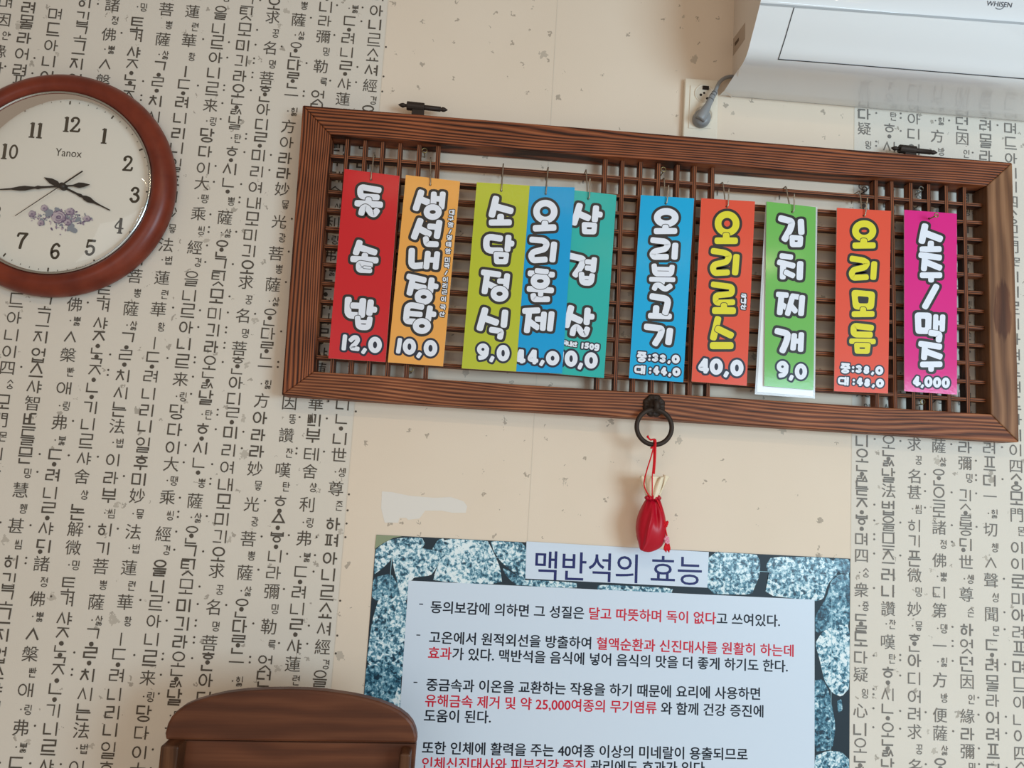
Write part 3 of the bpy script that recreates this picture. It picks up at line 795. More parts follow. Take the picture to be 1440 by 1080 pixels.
# -- red card
A1, A2 = (462, 240), (462, 375)
Y = -0.0505
r = card('menu_card', 'red menu card with white lettering, leftmost of the row on the lattice', [(484.5,237.5),(562,247.5),(542,509.2),(461.7,503.8)], Y, 'red', (521.7,252.5), (525.8,214.5))
t = Letters(Y)
t.pieces(A1, 72, [[((565,218),(357,182),(357,288),(545,300),68)], [((450,330),(449,372)),((325,367),(580,383))], [((370,474),(382,428),(414,408),(446,430),(480,482),(514,492),(541,455),70)]])
t.pieces(A1, 72, [[((347,812),(310,920)),((345,862),(515,917))], [((408,958),(405,995)),((277,994),(530,1008))], [((470,1062),(338,1040),(338,1118),(462,1122),62)]])
t.pieces(A1, 26, [[((402,1086),(470,1092))]], out=4, thin=6)
t.pieces(A2, 78, [[((222,374),(215,545),(345,552))], [((277,437),(375,442),70),((386,388),(373,540),76)], [((474,402),(460,520),72),((475,478),(516,484),68)], [((328,580),(335,680),(450,685),(464,590),64),((338,618),(460,622),40)]])
t.pieces(A2, 50, [[((185,785),(171,920))]], dark=1, out=24, thin=0)
t.pieces(A2, 52, [[((252,824),(284,795),(318,798),(330,825),(312,858),(250,915),(325,925))], [((408,935),(390,962),44)], [('o', 523, 880, 50, 65, 54)]], dark=1, out=24, thin=0)
letter_part(r, t)
# -- orange card
r = card('menu_card', 'orange menu card with a column of tiny lettering at its right edge', [(570.8,246),(647,255),(623,515.3),(545.3,509.5)], Y, 'orange', (605,260), (605.5,221.5))
t = Letters(Y)
t.pieces(A1, 74, [[((1040,247),(985,420)),((1030,320),(1122,358))], [((1185,265),(1180,375),66),((1285,265),(1272,405),66),((1190,315),(1278,320),62)], [('o', 1172, 465, 68, 55, 68)]])
t.pieces(A1, 74, [[((1030,567),(965,742)),((1015,650),(1126,708))], [((1245,587),(1220,735),72),((1140,627),(1232,635),66)], [((1095,768),(1102,824),(1210,828),66)]])
t.pieces(A1, 72, [[((937,902),(930,1078),(1070,1062))], [((1117,932),(1100,1080),66),((1222,937),(1205,1085),66),((1122,1002),(1215,1007),62)]])
t.pieces(A2, 68, [[((908,112),(1072,150)),((948,140),(912,294)),((965,215),(1072,238))], [((1160,152),(1145,272)),((1165,215),(1208,222),64)], [('o', 1070, 340, 68, 55, 68)]])
t.pieces(A2, 68, [[((1045,452),(888,424),(870,613),(960,618)),((900,525),(1030,537),62)], [((1140,467),(1122,590),66),((1145,530),(1183,536),64)], [('o', 1050, 668, 68, 55, 68)]])
t.pieces(A2, 50, [[((803,825),(784,955))]], dark=1, out=24, thin=0)
t.pieces(A2, 54, [[('o', 910, 900, 48, 64)], [((1026,983),(1010,1008),44)], [('o', 1147, 918, 50, 66)]], dark=1, out=24, thin=0)
SO1, SO2 = (605, 285), (600, 360)
for ch, o_, x, y_ in (('대',SO1,365,160),('구',SO1,348,262),('알',SO1,345,370),('명',SO1,325,590),('태',SO1,310,700),('알',SO1,300,815),('미',SO2,350,65),('국',SO2,340,165),('이',SO2,315,395),('리',SO2,310,500),('곤',SO2,300,605),('이',SO2,285,725),('국',SO2,275,862),('산',SO2,260,980)):
    t.pieces(o_, 17, hang(ch, x, y_, 78, 74), out=12, thin=0, sc=12.0)
t.pieces(SO1, 20, [[((352,458),(318,520))]], out=12, thin=0, sc=12.0); t.pieces(SO2, 20, [[((345,255),(312,312))]], out=12, thin=0, sc=12.0)
letter_part(r, t)
# -- teal card, sky-blue card and lime card overlap
C1, C2 = (770, 265), (770, 400)
Y = -0.0505
r = card('menu_card', 'teal green menu card half hidden behind the blue card', [(790,265.5),(867,274.1),(849.3,531.6),(772,524.8)], Y, 'teal', (827.2,279.5), (824.2,238.5), (829.7,250))
t = Letters(Y)
t.pieces(C1, 74, [[((358,197),(300,383)),((350,285),(452,330))], [((545,222),(532,350),70),((550,290),(590,294),66)], [('c',(412,405),(530,413),(520,487),(416,485),60)]])
t.pieces(C1, 72, [[((250,758),(412,795),(370,890),(315,966))], [((525,802),(512,918),64),((448,825),(512,831),58),((445,895),(506,900),58)], [((382,968),(388,1060),(488,1064),(500,984),64),((395,1002),(490,1006),40)]])
t.pieces(C2, 74, [[((262,267),(215,455)),((255,355),(362,405))], [((450,292),(440,425),70),((455,360),(498,363),66)], [((281,550),(291,500),(324,474),(357,500),(390,556),(424,562),(445,505),66)]])
t.pieces(C2, 14, hang('국',197,658,44,46)+hang('내',250,668,44,46)+hang('산',306,673,46,46), dark=0, out=11, thin=0)
t.pieces(C2, 22, [[((395,665),(390,712))], digit('5',440,690,62), [('o',497,700,16,24)], [('o',553,695,16,17),((573,684),(572,722),(556,740),(535,734))]], dark=1, out=15, thin=0)
t.pieces(C2, 54, [[((160,772),(146,888),50)], [('o',265,835,46,65)], [((376,900),(360,936),44)], [('o',490,855,48,65)]], dark=1, out=24, thin=0)
letter_part(r, t)
B1, B2 = (640, 255), (640, 390)
Y = -0.0560
r = card('menu_card', 'blue menu card overlapped on its left by the lime card', [(731.5,261.3),(808.3,263.4),(790.3,525.3),(712,521.8)], Y, 'blue', (767.5,272.5), (770.8,235))
t = Letters(Y)
t.pieces(B1, 74, [[('o',1015,340,100,95)], [((1010,475),(1008,515)),((907,528),(1106,520))]])
t.pieces(B1, 68, [[((866,656),(995,666),(1034,700),(1010,762),(880,795),(852,835),(875,888),(1010,880))], [((1113,710),(1095,880),70)]])
t.pieces(B2, 66, [[((880,208),(887,246),(1038,246))], [((836,130),(1082,146)),((965,150),(962,190),60)], [((846,-45),(1092,-30))], [('o',958,42,74,56,70)], [((922,-74),(1028,-64),58)]])
t.pieces(B2, 68, [[((786,378),(928,372)),((832,395),(808,596)),((840,500),(922,560))], [((1000,415),(986,572),66),((925,470),(990,472),62)], [((1085,412),(1067,578),68)]])
t.pieces(B2, 46, [[((735,832),(690,928),(770,936)),((752,832),(750,948))], [((882,835),(826,925),(915,938)),((895,835),(892,958))], [((985,948),(968,978),42)], [('o',1097,910,48,54,54)]], dark=1, out=24, thin=0)
letter_part(r, t)
Y = -0.0615
r = card('menu_card', 'lime green menu card overlapping the blue card beside it', [(670.5,256.3),(745,261),(725.8,522.5),(649.2,518)], Y, 'lime', (705,268.3), (707.8,230))
t = Letters(Y)
t.pieces(B1, 76, [[((458,198),(415,373)),((440,280),(622,330))], [((512,400),(511,445)),((410,464),(606,462),70)]])
t.pieces(B1, 72, [[((505,642),(352,620),(350,778),(508,780))], [((600,632),(590,762),68),((602,695),(636,700),66)], [('c',(460,818),(580,825),(565,902),(468,902),60)]])
t.pieces(B2, 68, [[((322,-55),(488,-32)),((358,-15),(332,158)),((372,75),(466,118))], [((585,-15),(572,110),66),((500,42),(575,46),60)], [('o',500,185,68,57,66)]])
t.pieces(B2, 76, [[((335,372),(280,568)),((322,455),(458,505))], [((562,397),(548,533),74)], [((412,590),(520,606),(506,670),66)]])
t.pieces(B2, 50, [[('o',313,810,42,42),((358,806),(350,868),(322,898),(282,904))], [((420,905),(406,934),44)], [('o',540,853,46,65,54)]], dark=1, out=24, thin=0)
letter_part(r, t)
# -- sky-blue card right of the middle
D1, D2 = (880, 270), (880, 405)
Y = -0.0505
r = card('menu_card', 'sky blue menu card above the iron ring, two price lines at its foot', [(901.2,274.2),(976.2,279),(960.8,537.5),(884.5,531.7)], Y, 'sky', (936.2,286.3), (933.8,250), (940.3,260))
t = Letters(Y)
t.pieces(D1, 76, [[('o',455,288,101,70)], [((447,400),(446,435),74),((346,440),(548,438),68)]])
t.pieces(D1, 66, [[((306,542),(440,556),(478,585),(450,640),(325,668),(296,700),(318,730),(455,730))], [((557,602),(548,730),70)]])
t.pieces(D1, 60, [[((320,832),(328,920),(512,924),(520,846)),((335,862),(512,866),44)], [((287,982),(533,987),54),((415,992),(412,1018),56)], [((324,1082),(336,1052),(378,1046),(414,1080),(450,1094),(497,1062),60)]])
t.pieces(D2, 72, [[((342,227),(336,312),72),((280,312),(488,320),66)], [((300,95),(486,124),(446,272))]])
t.pieces(D2, 72, [[((237,436),(410,458),(390,530),(334,620))], [((497,482),(480,608),74)]])
def two_lines(o_, y1, y2, x, a, b, s=78):
    t.pieces(o_, 24, hang('중',x,y1,88,96)+hang('대',x-22,y2,104,76), dark=1, out=15, thin=0)
    for yy, dd, sh in ((y1, a, 0), (y2, b, 8)):
        t.pieces(o_, 24, [[('d',x+88+sh,yy-8,14)],[('d',x+85+sh,yy+32,14)]], dark=1, out=14, thin=0)
        t.pieces(o_, 30, [digit(dd[0],x+153+sh,yy+10,s), digit(dd[1],x+238+sh,yy+20,s)], dark=1, out=16, thin=0)
        t.pieces(o_, 28, [[((x+310+sh,yy+52),(x+302+sh,yy+66))]], dark=1, out=16, thin=0)
        t.pieces(o_, 34, [[('o',x+382+sh,yy+26,28,32)]], dark=1, out=16, thin=0)
two_lines(D2, 774, 918, 180, '33', '44')
letter_part(r, t)
# -- coral card with yellow letters (nearer the middle)
r = card('menu_card', 'coral red menu card with yellow letters beside the sky blue card', [(986.2,278.7),(1061.7,283.3),(1050,542.5),(972.5,536.3)], Y, 'coral', (1022,290.8), (1016.3,256), (1025,265))
t = Letters(Y)
t.pieces(D1, 76, [[('o',1140,355,102,102)], [((1130,492),(1130,540)),((1032,548),(1228,548),74)]], fill=3)
t.pieces(D1, 68, [[((988,664),(1115,684),(1166,712),(1140,785),(1000,815),(976,855),(998,912),(1140,905))], [((1245,730),(1230,905),72)]], fill=3)
t.pieces(D2, 66, [[((988,-40),(1195,-12),(1195,66),(1010,84),(1012,166),(1200,160))], [((1105,200),(1105,245),70),((1006,254),(1204,256),78)]], fill=3)
t.pieces(D2, 76, [[((1035,352),(986,555))], [((1040,462),(1180,530))], [((982,648),(1176,648),80)]], fill=3)
t.pieces(D2, 13, hang('국',1327,92,50,46)+hang('내',1325,148,50,46)+hang('산',1323,212,52,46), out=11, thin=0)
t.pieces(D2, 54, [[((890,815),(826,905),(912,918),50),((898,815),(897,940),50)], [('o',1018,885,48,65)], [((1136,958),(1122,984),46)], [('o',1250,900,48,67)]], dark=1, out=24, thin=0)
letter_part(r, t)
# -- green card and the clear laminated card behind it
E1, E2 = (1070, 285), (1070, 420)
Y = -0.0545
r = card('menu_card', 'green menu card in front of a clear laminated white card', [(1078,283.3),(1147.3,291.3),(1144,548.5),(1074.7,542.8)], Y, 'green', (1114.2,298.3), (1105.3,262), (1117,272.5))
t = Letters(Y)
t.pieces(E1, 74, [[((228,178),(352,212),(335,290),(270,405))], [((450,215),(455,330),72)], [('c',(350,390),(446,400),(440,470),(355,470),62)]])
t.pieces(E1, 66, [[((238,600),(334,612),62)], [((212,672),(358,708)),((250,715),(246,833),68)], [((286,785),(356,818),62)], [((443,690),(436,840),72)]])
t.pieces(E2, 62, [[((198,-48),(285,-40)),((232,-40),(212,155),66),((245,72),(290,104))], [((358,-28),(412,-20)),((352,-10),(302,165)),((345,88),(385,135))], [((465,-10),(452,165),66)]])
t.pieces(E2, 72, [[((187,365),(310,395),(285,490),(245,580))], [((375,417),(362,555),64),((455,407),(447,570),64),((375,475),(450,480),60)]])
t.pieces(E2, 50, [[('o',243,765,40,40),((287,762),(283,826),(256,858),(220,864))], [((347,877),(335,902),42)], [('o',450,820,44,64,50)]], dark=1, out=22, thin=0)
letter_part(r, t)
M_lam = mat('laminating_film', rgb(226, 230, 234), 0.25, 0.5, coat=0.4)
M_lam.node_tree.nodes['Principled BSDF'].inputs['Alpha'].default_value = 0.55
M_lamw = mat('laminated_paper', rgb(226, 228, 230), 0.35, 0.4, coat=0.4)
YL = -0.0505
q = [P(a, b, YL) for a, b in ((1077,284),(1149.5,291),(1146,560.5),(1061.5,554.5))]
lam = thing('laminated_card', 'clear laminated white card showing below and beside the green menu card', 'laminated card', (q[2]+q[3])/2)
mb = MB(); mb.slab([q[3], q[2], q[1], q[0]], .0006); mb.build('film', M_lam, lam)
q = [P(a, b, YL-.0003) for a, b in ((1080,287),(1147,293),(1143.5,557.5),(1064.5,551))]
mb = MB(); mb.slab([q[3], q[2], q[1], q[0]], .0002); mb.build('paper', M_lamw, lam)
# -- coral card with two price lines
F1, F2 = (1180, 290), (1180, 425)
Y = -0.0505
r = card('menu_card', 'coral red menu card with yellow letters beside the magenta card, two price lines', [(1177,292.2),(1253,296.6),(1248.7,553.3),(1173,550)], Y, 'coral', (1214.7,303.7), (1208.7,268.4), (1220,277.5))
t = Letters(Y)
t.pieces(E1, 76, [[('o',1162,318,98,82)], [((1157,435),(1155,475)),((1062,482),(1260,480),70)]], fill=3)
t.pieces(E1, 66, [[((1028,630),(1150,648),(1200,676),(1172,728),(1045,755),(1018,795),(1038,845),(1183,838))], [((1275,690),(1264,838),68)]], fill=3)
t.pieces(E1, 70, [[('c',(1050,1012),(1250,1032),(1238,1168),(1070,1166),72)], [((1150,1205),(1150,1240),68),((1052,1254),(1248,1252),68)]], fill=3)
t.pieces(E2, 68, [[((1240,328),(1042,304),(1042,402),(1228,406))], [((1022,478),(1264,482),62)], [('c',(1078,522),(1205,526),(1195,590),(1085,588),62)]], fill=3)
two_lines(E2, 782, 925, 950, '38', '48')
letter_part(r, t)
# -- magenta card
r = card('menu_card', 'magenta pink menu card, rightmost of the row on the lattice', [(1271.7,295),(1345.5,300.5),(1345.8,555),(1271.7,550)], Y, 'magenta', (1306.7,307.5), None, nail=True)
t = Letters(Y)
t.pieces(F1, 76, [[((965,228),(932,388)),((960,300),(1132,365))], [((1032,420),(1030,465),70),((936,485),(1124,482),66)]], thin=6)
t.pieces(F1, 68, [[((924,550),(1126,578)),((965,580),(955,700)),((985,632),(1128,690))], [((938,776),(1130,776),66),((1035,790),(1035,828),66)]], thin=6)
t.pieces(F1, 72, [[((1090,907),(970,1125))]], thin=6)
t.pieces(F2, 72, [[('c',(885,148),(1008,152),(1000,322),(895,320),74)], [((1088,162),(1084,300),58),((1165,165),(1160,305),60),((1090,232),(1160,234),54)], [((1036,345),(1130,358),(1122,420),70)]], thin=6)
t.pieces(F2, 68, [[((922,468),(1128,500)),((965,495),(956,620)),((990,560),(1132,610))], [((940,700),(1134,698),64),((1035,712),(1035,753),64)]], thin=6)
t.pieces(F2, 36, [[((880,848),(838,908),(902,916)),((882,848),(878,930))], [((940,938),(932,952),30)], [('o',1005,895,28,42)], [('o',1102,902,28,42)], [('o',1200,907,28,42)]], dark=1, out=18, thin=0)
letter_part(r, t)
# ------------------------------------------------------------------ wall clock
M_cwood = mat('clock_mahogany', rgb(112, 44, 28), 0.4, 0.3, coat=0.15, coat_rough=0.25)
tc = nd(M_cwood, 'ShaderNodeTexCoord'); nz = nd(M_cwood, 'ShaderNodeTexNoise'); nz.inputs['Scale'].default_value = 22; nz.inputs['Detail'].default_value = 5
lk(M_cwood, tc.outputs['Object'], nz.inputs['Vector'])
rp = ramp(M_cwood, [(0.3, rgb(100, 37, 23)), (0.7, rgb(126, 52, 32))]); lk(M_cwood, nz.outputs['Fac'], rp.inputs[0]); lk(M_cwood, rp.outputs[0], bsdf(M_cwood).inputs['Base Color'])
M_chrome = mat('chrome', rgb(190, 196, 196), 0.18, 0.5, 1.0)
M_dial = mat('dial_paper', rgb(226, 220, 208), 0.6, 0.2)
M_num = mat('dial_black', rgb(66, 58, 46), 0.5, 0.2)
M_hand = mat('hand_black', rgb(36, 30, 26), 0.4, 0.4)
M_petal = [mat('rose_mauve', rgb(150, 134, 150), 0.7, 0.1), mat('rose_deep', rgb(116, 100, 124), 0.7, 0.1), mat('rose_pale', rgb(186, 172, 178), 0.7, 0.1), mat('rose_leaf', rgb(138, 142, 150), 0.7, 0.1)]
M_glass = bpy.data.materials.new('clock_glass'); M_glass.use_nodes = True
nt = M_glass.node_tree; nt.nodes.remove(nt.nodes['Principled BSDF'])
tr = nt.nodes.new('ShaderNodeBsdfTransparent'); gl = nt.nodes.new('ShaderNodeBsdfGlossy'); gl.inputs['Roughness'].default_value = 0.02
fr = nt.nodes.new('ShaderNodeFresnel'); fr.inputs['IOR'].default_value = 1.45
mx = nt.nodes.new('ShaderNodeMixShader'); nt.links.new(fr.outputs[0], mx.inputs[0]); nt.links.new(tr.outputs[0], mx.inputs[1]); nt.links.new(gl.outputs[0], mx.inputs[2])
nt.links.new(mx.outputs[0], nt.nodes['Material Output'].inputs['Surface'])

ca = P(84, 106.2, -0.016); cb = P(75, 417.3, -0.016); cr = P(249, 262, -0.012)
RO = (ca-cb).length/2+.0005
cc = (ca+cb)/2; cc = Vector((cr.x-RO, 0, cc.z))
ck = thing('wall_clock', 'round wall clock with a reddish wooden rim and roses on its dial', 'clock', cc)
mb = MB(); mb.lathe([(RO-.02, 0.001), (RO-.006, .001), (RO-.001, .008), (RO, .016), (RO-.003, .026), (RO-.010, .034), (RO-.019, .0385), (RO-.028, .0385), (RO-.035, .035), (RO-.038, .030), (RO-.040, .012), (RO-.040, .001)], cc, 128)
mb.build('rim', M_cwood, ck, smooth=True)
RI = RO-.0385
mb = MB(); mb.lathe([(RI+.001, .028), (RI-.001, .0335), (RI-.004, .033), (RI-.0055, .028), (RI-.006, .012)], cc, 128)
mb.build('bezel', M_chrome, ck, smooth=True)
YD = -0.0125
mb = MB(); mb.add([(cc.x+(RI+.001)*math.cos(a), YD, cc.z+(RI+.001)*math.sin(a)) for a in [2*math.pi*i/96 for i in range(96)]], [tuple(range(96))], 0)
def dial_pt(px, py): return P(px, py, YD)
_dl = [0]
def dial_add(V, Fc, cx, cz, mi):
    _dl[0] += 1; y = YD-.0002-.000004*_dl[0]
    mb.add([(cx+a, y, cz+b) for a, b in V], Fc, mi)
def numeral(ch, px, py, h, rot=0):
    """old-style serif digits drawn as thick and thin strokes"""
    S = {'1': [([(-.16,.36),(0,.46)],.07), ([(0,.46),(0,-.46)],.17), ([(-.17,-.47),(.17,-.47)],.06)],
         '2': [([(-.22,.2),(-.24,.3),(-.12,.44),(.06,.44),(.2,.3),(.14,.08),(-.22,-.42)],.12), ([(-.24,-.42),(.24,-.42),(.27,-.26)],.11), ([(-.2,.22),(-.19,.24)],.16)],
         '3': [([(-.2,.28),(-.1,.44),(.1,.42),(.18,.26),(.06,.06),(-.06,.04)],.12), ([(-.02,.04),(.14,-.02),(.24,-.2),(.12,-.42),(-.1,-.45),(-.22,-.3)],.14), ([(-.2,.26),(-.19,.27)],.15), ([(-.21,-.28),(-.2,-.29)],.16)],
         '4': [([(.12,.46),(-.28,-.18),(.3,-.18)],.06), ([(.1,.46),(.1,-.46)],.16), ([(-.06,-.47),(.26,-.47)],.06)],
         '5': [([(.22,.42),(-.16,.42),(-.2,.02)],.09), ([(-.18,.02),(.02,.12),(.22,.0),(.22,-.28),(.04,-.46),(-.14,-.42),(-.22,-.28)],.13), ([(-.2,-.27),(-.19,-.28)],.16), ([(-.14,.42),(.22,.42)],.14)],
         '6': [([(.18,.32),(.06,.45),(-.12,.36),(-.22,.1),(-.22,-.2),(-.1,-.43),(.1,-.43),(.22,-.2),(.12,.02),(-.06,.02),(-.2,-.12)],.13)],
         '7': [([(-.26,.26),(-.22,.42),(.26,.42)],.12), ([(.24,.4),(0,.0),(-.06,-.46)],.15)],
         '8': 'oo', '9': [([(-.18,-.32),(-.06,-.45),(.12,-.36),(.22,-.1),(.22,.2),(.1,.43),(-.1,.43),(-.22,.2),(-.12,-.02),(.06,-.02),(.2,.12)],.13)], '0': 'o'}
    xs = {1: [0], 2: [-.26, .26]}[len(ch)]
    if ch == '11': xs = [-.22, .22]
    c = dial_pt(px, py)
    for d, x0 in zip(ch, xs):
        rec = S[d]
        if rec == 'o':
            V, Fc = ring2d(x0*h, 0, .2*h, .4*h, .12*h, 28); dial_add(V, Fc, c.x, c.z, 1)
        elif rec == 'oo':
            for yy, rr in ((.22, .19), (-.22, .22)):
                V, Fc = ring2d(x0*h, yy*h, rr*h*.9, rr*h, .11*h, 24); dial_add(V, Fc, c.x, c.z, 1)
        else:
            for pts, w_ in rec:
                V, Fc = stroke2d(densify([(x0*h+a*h, b*h) for a, b in pts]), max(.085, w_*1.12)*h, False, 'butt' if d in '14' else 'round')
                dial_add(V, Fc, c.x, c.z, 1)
for ch, px, py in (('12',100,175),('1',147,191),('2',180,230),('3',190,274),('4',167,317),('5',127,348),('6',78,353),('7',31,338),('8',-5,299),('10',13,213),('11',51,183),('9',-10,255)):
    numeral(ch, px, py, 0.0305)
V, Fc, b = word('Yanox', 0.004, 4)
c0, c1 = dial_pt(77.5, 219), dial_pt(114.5, 222); s = (c1-c0).length/(b[2]-b[0])
dial_add([((x-b[0])*s, (y-b[1])*s*1.15) for x, y in V], Fc, c0.x, c0.z, 1)
for i in range(60):
    a = 2*math.pi*i/60; r0, r1 = (RI*.905, RI*.945) if i % 5 == 0 else (RI*.925, RI*.94)
    V, Fc = stroke2d([(r0*math.cos(a), r0*math.sin(a)), (r1*math.cos(a), r1*math.sin(a))], .0028 if i % 5 == 0 else .0012, False, 'butt')
    dial_add(V, Fc, cc.x, cc.z, 1)
# printed spray of mauve roses
rnd = random.Random(3)
def blob(px, py, rx, ry, mi, rot=0):
    c = dial_pt(px, py); k = 1.235e-3
    V = []
    for i in range(16):
        a = 2*math.pi*i/16; q_ = 1+rnd.uniform(-.14, .14)
        x, y = rx*k*q_*math.cos(a), ry*k*q_*math.sin(a)
        V.append((x*math.cos(rot)-y*math.sin(rot), x*math.sin(rot)+y*math.cos(rot)))
    dial_add(V, [tuple(range(16))], c.x, c.z, mi)
for _ in range(190):
    x = rnd.gauss(86, 21); y = 307+(x-86)*.05+rnd.gauss(0, 8)*max(.25, 1-abs(x-86)/48)
    if 42 < x < 130: blob(x, y, rnd.uniform(.8, 3.0), rnd.uniform(.5, 1.5), rnd.choice([4, 5, 3, 5, 2]), rnd.uniform(0, 3))
for x, y, a, b_ in ((70,300,6,5),(66,296,4,4),(100,320,7,4),(110,309,5,3),(60,312,6,3),(104,324,6,4),(82,296,6,3)): blob(x, y, a, b_, 5, rnd.uniform(0, 3))
def rose(x, y, r):
    blob(x, y, r, r*.88, 3); blob(x-.5, y-.4, r*.86, r*.74, 4); blob(x+.1*r, y, r*.68, r*.58, 2); blob(x, y-.1*r, r*.5, r*.42, 4); blob(x, y, r*.34, r*.28, 3); blob(x+.4, y, r*.15, r*.13, 2)
for x, y, r_ in ((63,293,5.5),(46,301,5.5),(58,314,5),(99,298,6.5),(96,313,5.5),(123,308,5.5),(83,306,11)): rose(x, y, r_)
DM = [M_dial, M_num, M_petal[0], M_petal[1], M_petal[2], M_petal[3]]
mb.build('dial', DM, ck)
def hand(name, pts_px, prof, Y):
    """flat hand along a pixel line; prof = (position along, half width px)"""
    a, b_ = P(*pts_px[0], Y), P(*pts_px[1], Y); d = b_-a; n = Vector((-d.z, 0, d.x)).normalized(); k = 1.235e-3
    m_ = MB(); up_ = [a+d*t_+n*w_*k for t_, w_ in prof]; dn = [a+d*t_-n*w_*k for t_, w_ in prof]
    N = len(prof)
    fr_ = up_+dn; bk = [v+Vector((0, .0008, 0)) for v in fr_]
    fs = [(i, N+i, N+i+1, i+1) for i in range(N-1)]+[(2*N+i+1, 3*N+i+1, 3*N+i, 2*N+i) for i in range(N-1)]
    fs += [(i, i+1, 2*N+i+1, 2*N+i) for i in range(N-1)]+[(N+i+1, N+i, 3*N+i, 3*N+i+1) for i in range(N-1)]
    m_.add(fr_+bk, fs); m_.build(name, M_hand, ck)
hand('minute_hand', ((126,259.5),(-12,267)), [(0,.3),(.06,3.2),(.11,4.2),(.17,1.2),(.3,1.2),(.45,1.4),(.5,1.8),(.53,2.8),(.56,1.4),(.6,2.2),(.66,3.6),(.72,3.2),(.8,1.3),(1,.5)], -0.0185)
hand('hour_hand', ((62,249.5),(154.5,295.5)), [(0,.3),(.1,4),(.18,4.2),(.24,1.5),(.35,1.5),(.5,1.5),(.55,2.6),(.58,1.6),(.62,3.6),(.68,4.3),(.76,1.8),(.86,1.0),(1,.8)], -0.0165)
hand('second_hand', ((116,240.5),(21,303.5)), [(0,1.0),(.27,1.0),(.28,.5),(1,.35)], -0.0205)
mb = MB(); mb.lathe([(0.0, .0235), (.004, .0235), (.0065, .021), (.0065, .0125)], (P(88, 262, -.018).x, 0, P(88, 262, -.018).z), 24)
mb.build('hub', M_hand, ck, smooth=True)
mb = MB(); mb.lathe([(0.0005, .0465)]+[((RI-.003)*math.sin(t), .031+.0155*(math.cos(t)-math.cos(math.pi/2))) for t in [math.pi/2*i/16 for i in range(1, 17)]], cc, 96)
mb.build('glass', M_glass, ck, smooth=True)

# ------------------------------------------------------------------ wall-mounted air conditioner
M_ac = mat('white_plastic', rgb(224, 226, 228), 0.35, 0.3, coat=0.8, coat_rough=0.025)
M_gap = mat('panel_gap', rgb(70, 72, 74), 0.7, 0.2)
M_gap2 = mat('panel_gap_soft', rgb(168, 172, 176), 0.6, 0.3)
M_logo = mat('logo_grey', rgb(74, 82, 94), 0.4, 0.3)
M_lab = mat('rating_label', rgb(176, 160, 146), 0.6, 0.2)
M_labd = mat('rating_label_dark', rgb(84, 66, 52), 0.6, 0.2)
M_side = mat('side_plastic', rgb(216, 208, 200), 0.4, 0.3)
XA = P(1018.3, 128, -0.030).x
prof = [PX(px, py, XA) for px, py in ((1018.3,128),(1033,105.5),(1044,90),(1050.8,75),(1056.7,53),(1063,29),(1068.7,6),(1070,0))]
XB = XA+1.02
prof = [Vector((XA, -0.001, prof[0].z+.006))]+smooth_path(prof, 4)
top = prof[-1]; ztop = prof[1].z+.31
for k in range(1, 8): prof.append(Vector((XA, top.y-.012*math.sin(k/7*math.pi/2), top.z+(ztop-.03-top.z)*k/7)))
ytop = prof[-1].y
prof += [Vector((XA, ytop+.012, ztop-.008)), Vector((XA, ytop+.04, ztop))]
prof += [Vector((XA, -0.002, ztop))]
ac = thing('air_conditioner', 'white wall-mounted air conditioner in the upper right above the wooden frame', 'air conditioner', (XA+.5, 0, prof[0].z))
mb = MB(); n = len(prof)
vs_ = [Vector((XA, p.y, p.z)) for p in prof]+[Vector((XB, p.y, p.z)) for p in prof]
mb.add(vs_, [(i, n+i, n+i+1, i+1) for i in range(n-1)])
mb.add([Vector((XB, p.y, p.z)) for p in prof], [tuple(range(n))], 0)
o = mb.build('cover', M_ac, ac, smooth=True)
# narrower chassis side behind the cover's edge
mb = MB(); XI = P(1031, 60, 0).x
zs = [p for p in prof[1:-1]]
a_ = [Vector((XA+.0004, p.y+.0006, p.z)) for p in zs]; b2 = [Vector((XI, 0, max(p.z, zs[0].z+.004))) for p in zs]
k = len(zs); mb.add(a_+b2, [(i, i+1, k+i+1, k+i) for i in range(k-1)])
mb.build('side_panel', M_side, ac, smooth=True)
# a strip that lies on the cover: pixel points are carried to the cover's surface
def on_cover(px, py, lift=0.0008):
    d = ray(px, py); best = None
    for i in range(n-1):
        p, q_ = prof[i], prof[i+1]
        e = Vector((0, q_.y-p.y, q_.z-p.z)); nn = Vector((0, e.z, -e.y))
        den = d.dot(nn)
        if abs(den) < 1e-9: continue
        t_ = (p-CAM).dot(nn)/den; h = CAM+d*t_
        s_ = (h-p).dot(e)/e.length_squared
        if -0.001 <= s_ <= 1.001 and t_ > 0 and (best is None or t_ < best[0]): best = (t_, h-d.normalized()*lift)
    return best[1] if best else P(px, py, ytop)
def strip(name, pts, wpx, m_, lab=None):
    out = []; 
    for i in range(len(pts)-1):
        for j in range(8):
            t_ = j/8; out.append((pts[i][0]*(1-t_)+pts[i+1][0]*t_, pts[i][1]*(1-t_)+pts[i+1][1]*t_))
    out.append(pts[-1])
    V, Fc = stroke2d(out, wpx, False, 'butt')
    m2 = MB(); m2.add([on_cover(a, b) for a, b in V], [tuple(reversed(f)) for f in Fc]); return m2.build(name, m_, ac)
strip('seam', [(1069.5,5.5),(1200,15.2),(1330,24.8),(1460,34.6),(1600,45.2)], 3.2, M_gap2)
strip('panel_gap', [(1116.8,10.5),(1111,30),(1104,54),(1094.6,83.5),(1200,91.5),(1320,101.3),(1460,112.4),(1600,123.5)], 1.3, M_gap)
V, Fc, b = word('WHISEN', 0.022, 4)
m2 = MB(); k_ = 1.0/(b[2]-b[0])
def logo(u, v):   # u along 0..1, v up 0..1
    return (1387+35.3*u+1.6*v, 7.8+2.9*u-7.0*v)
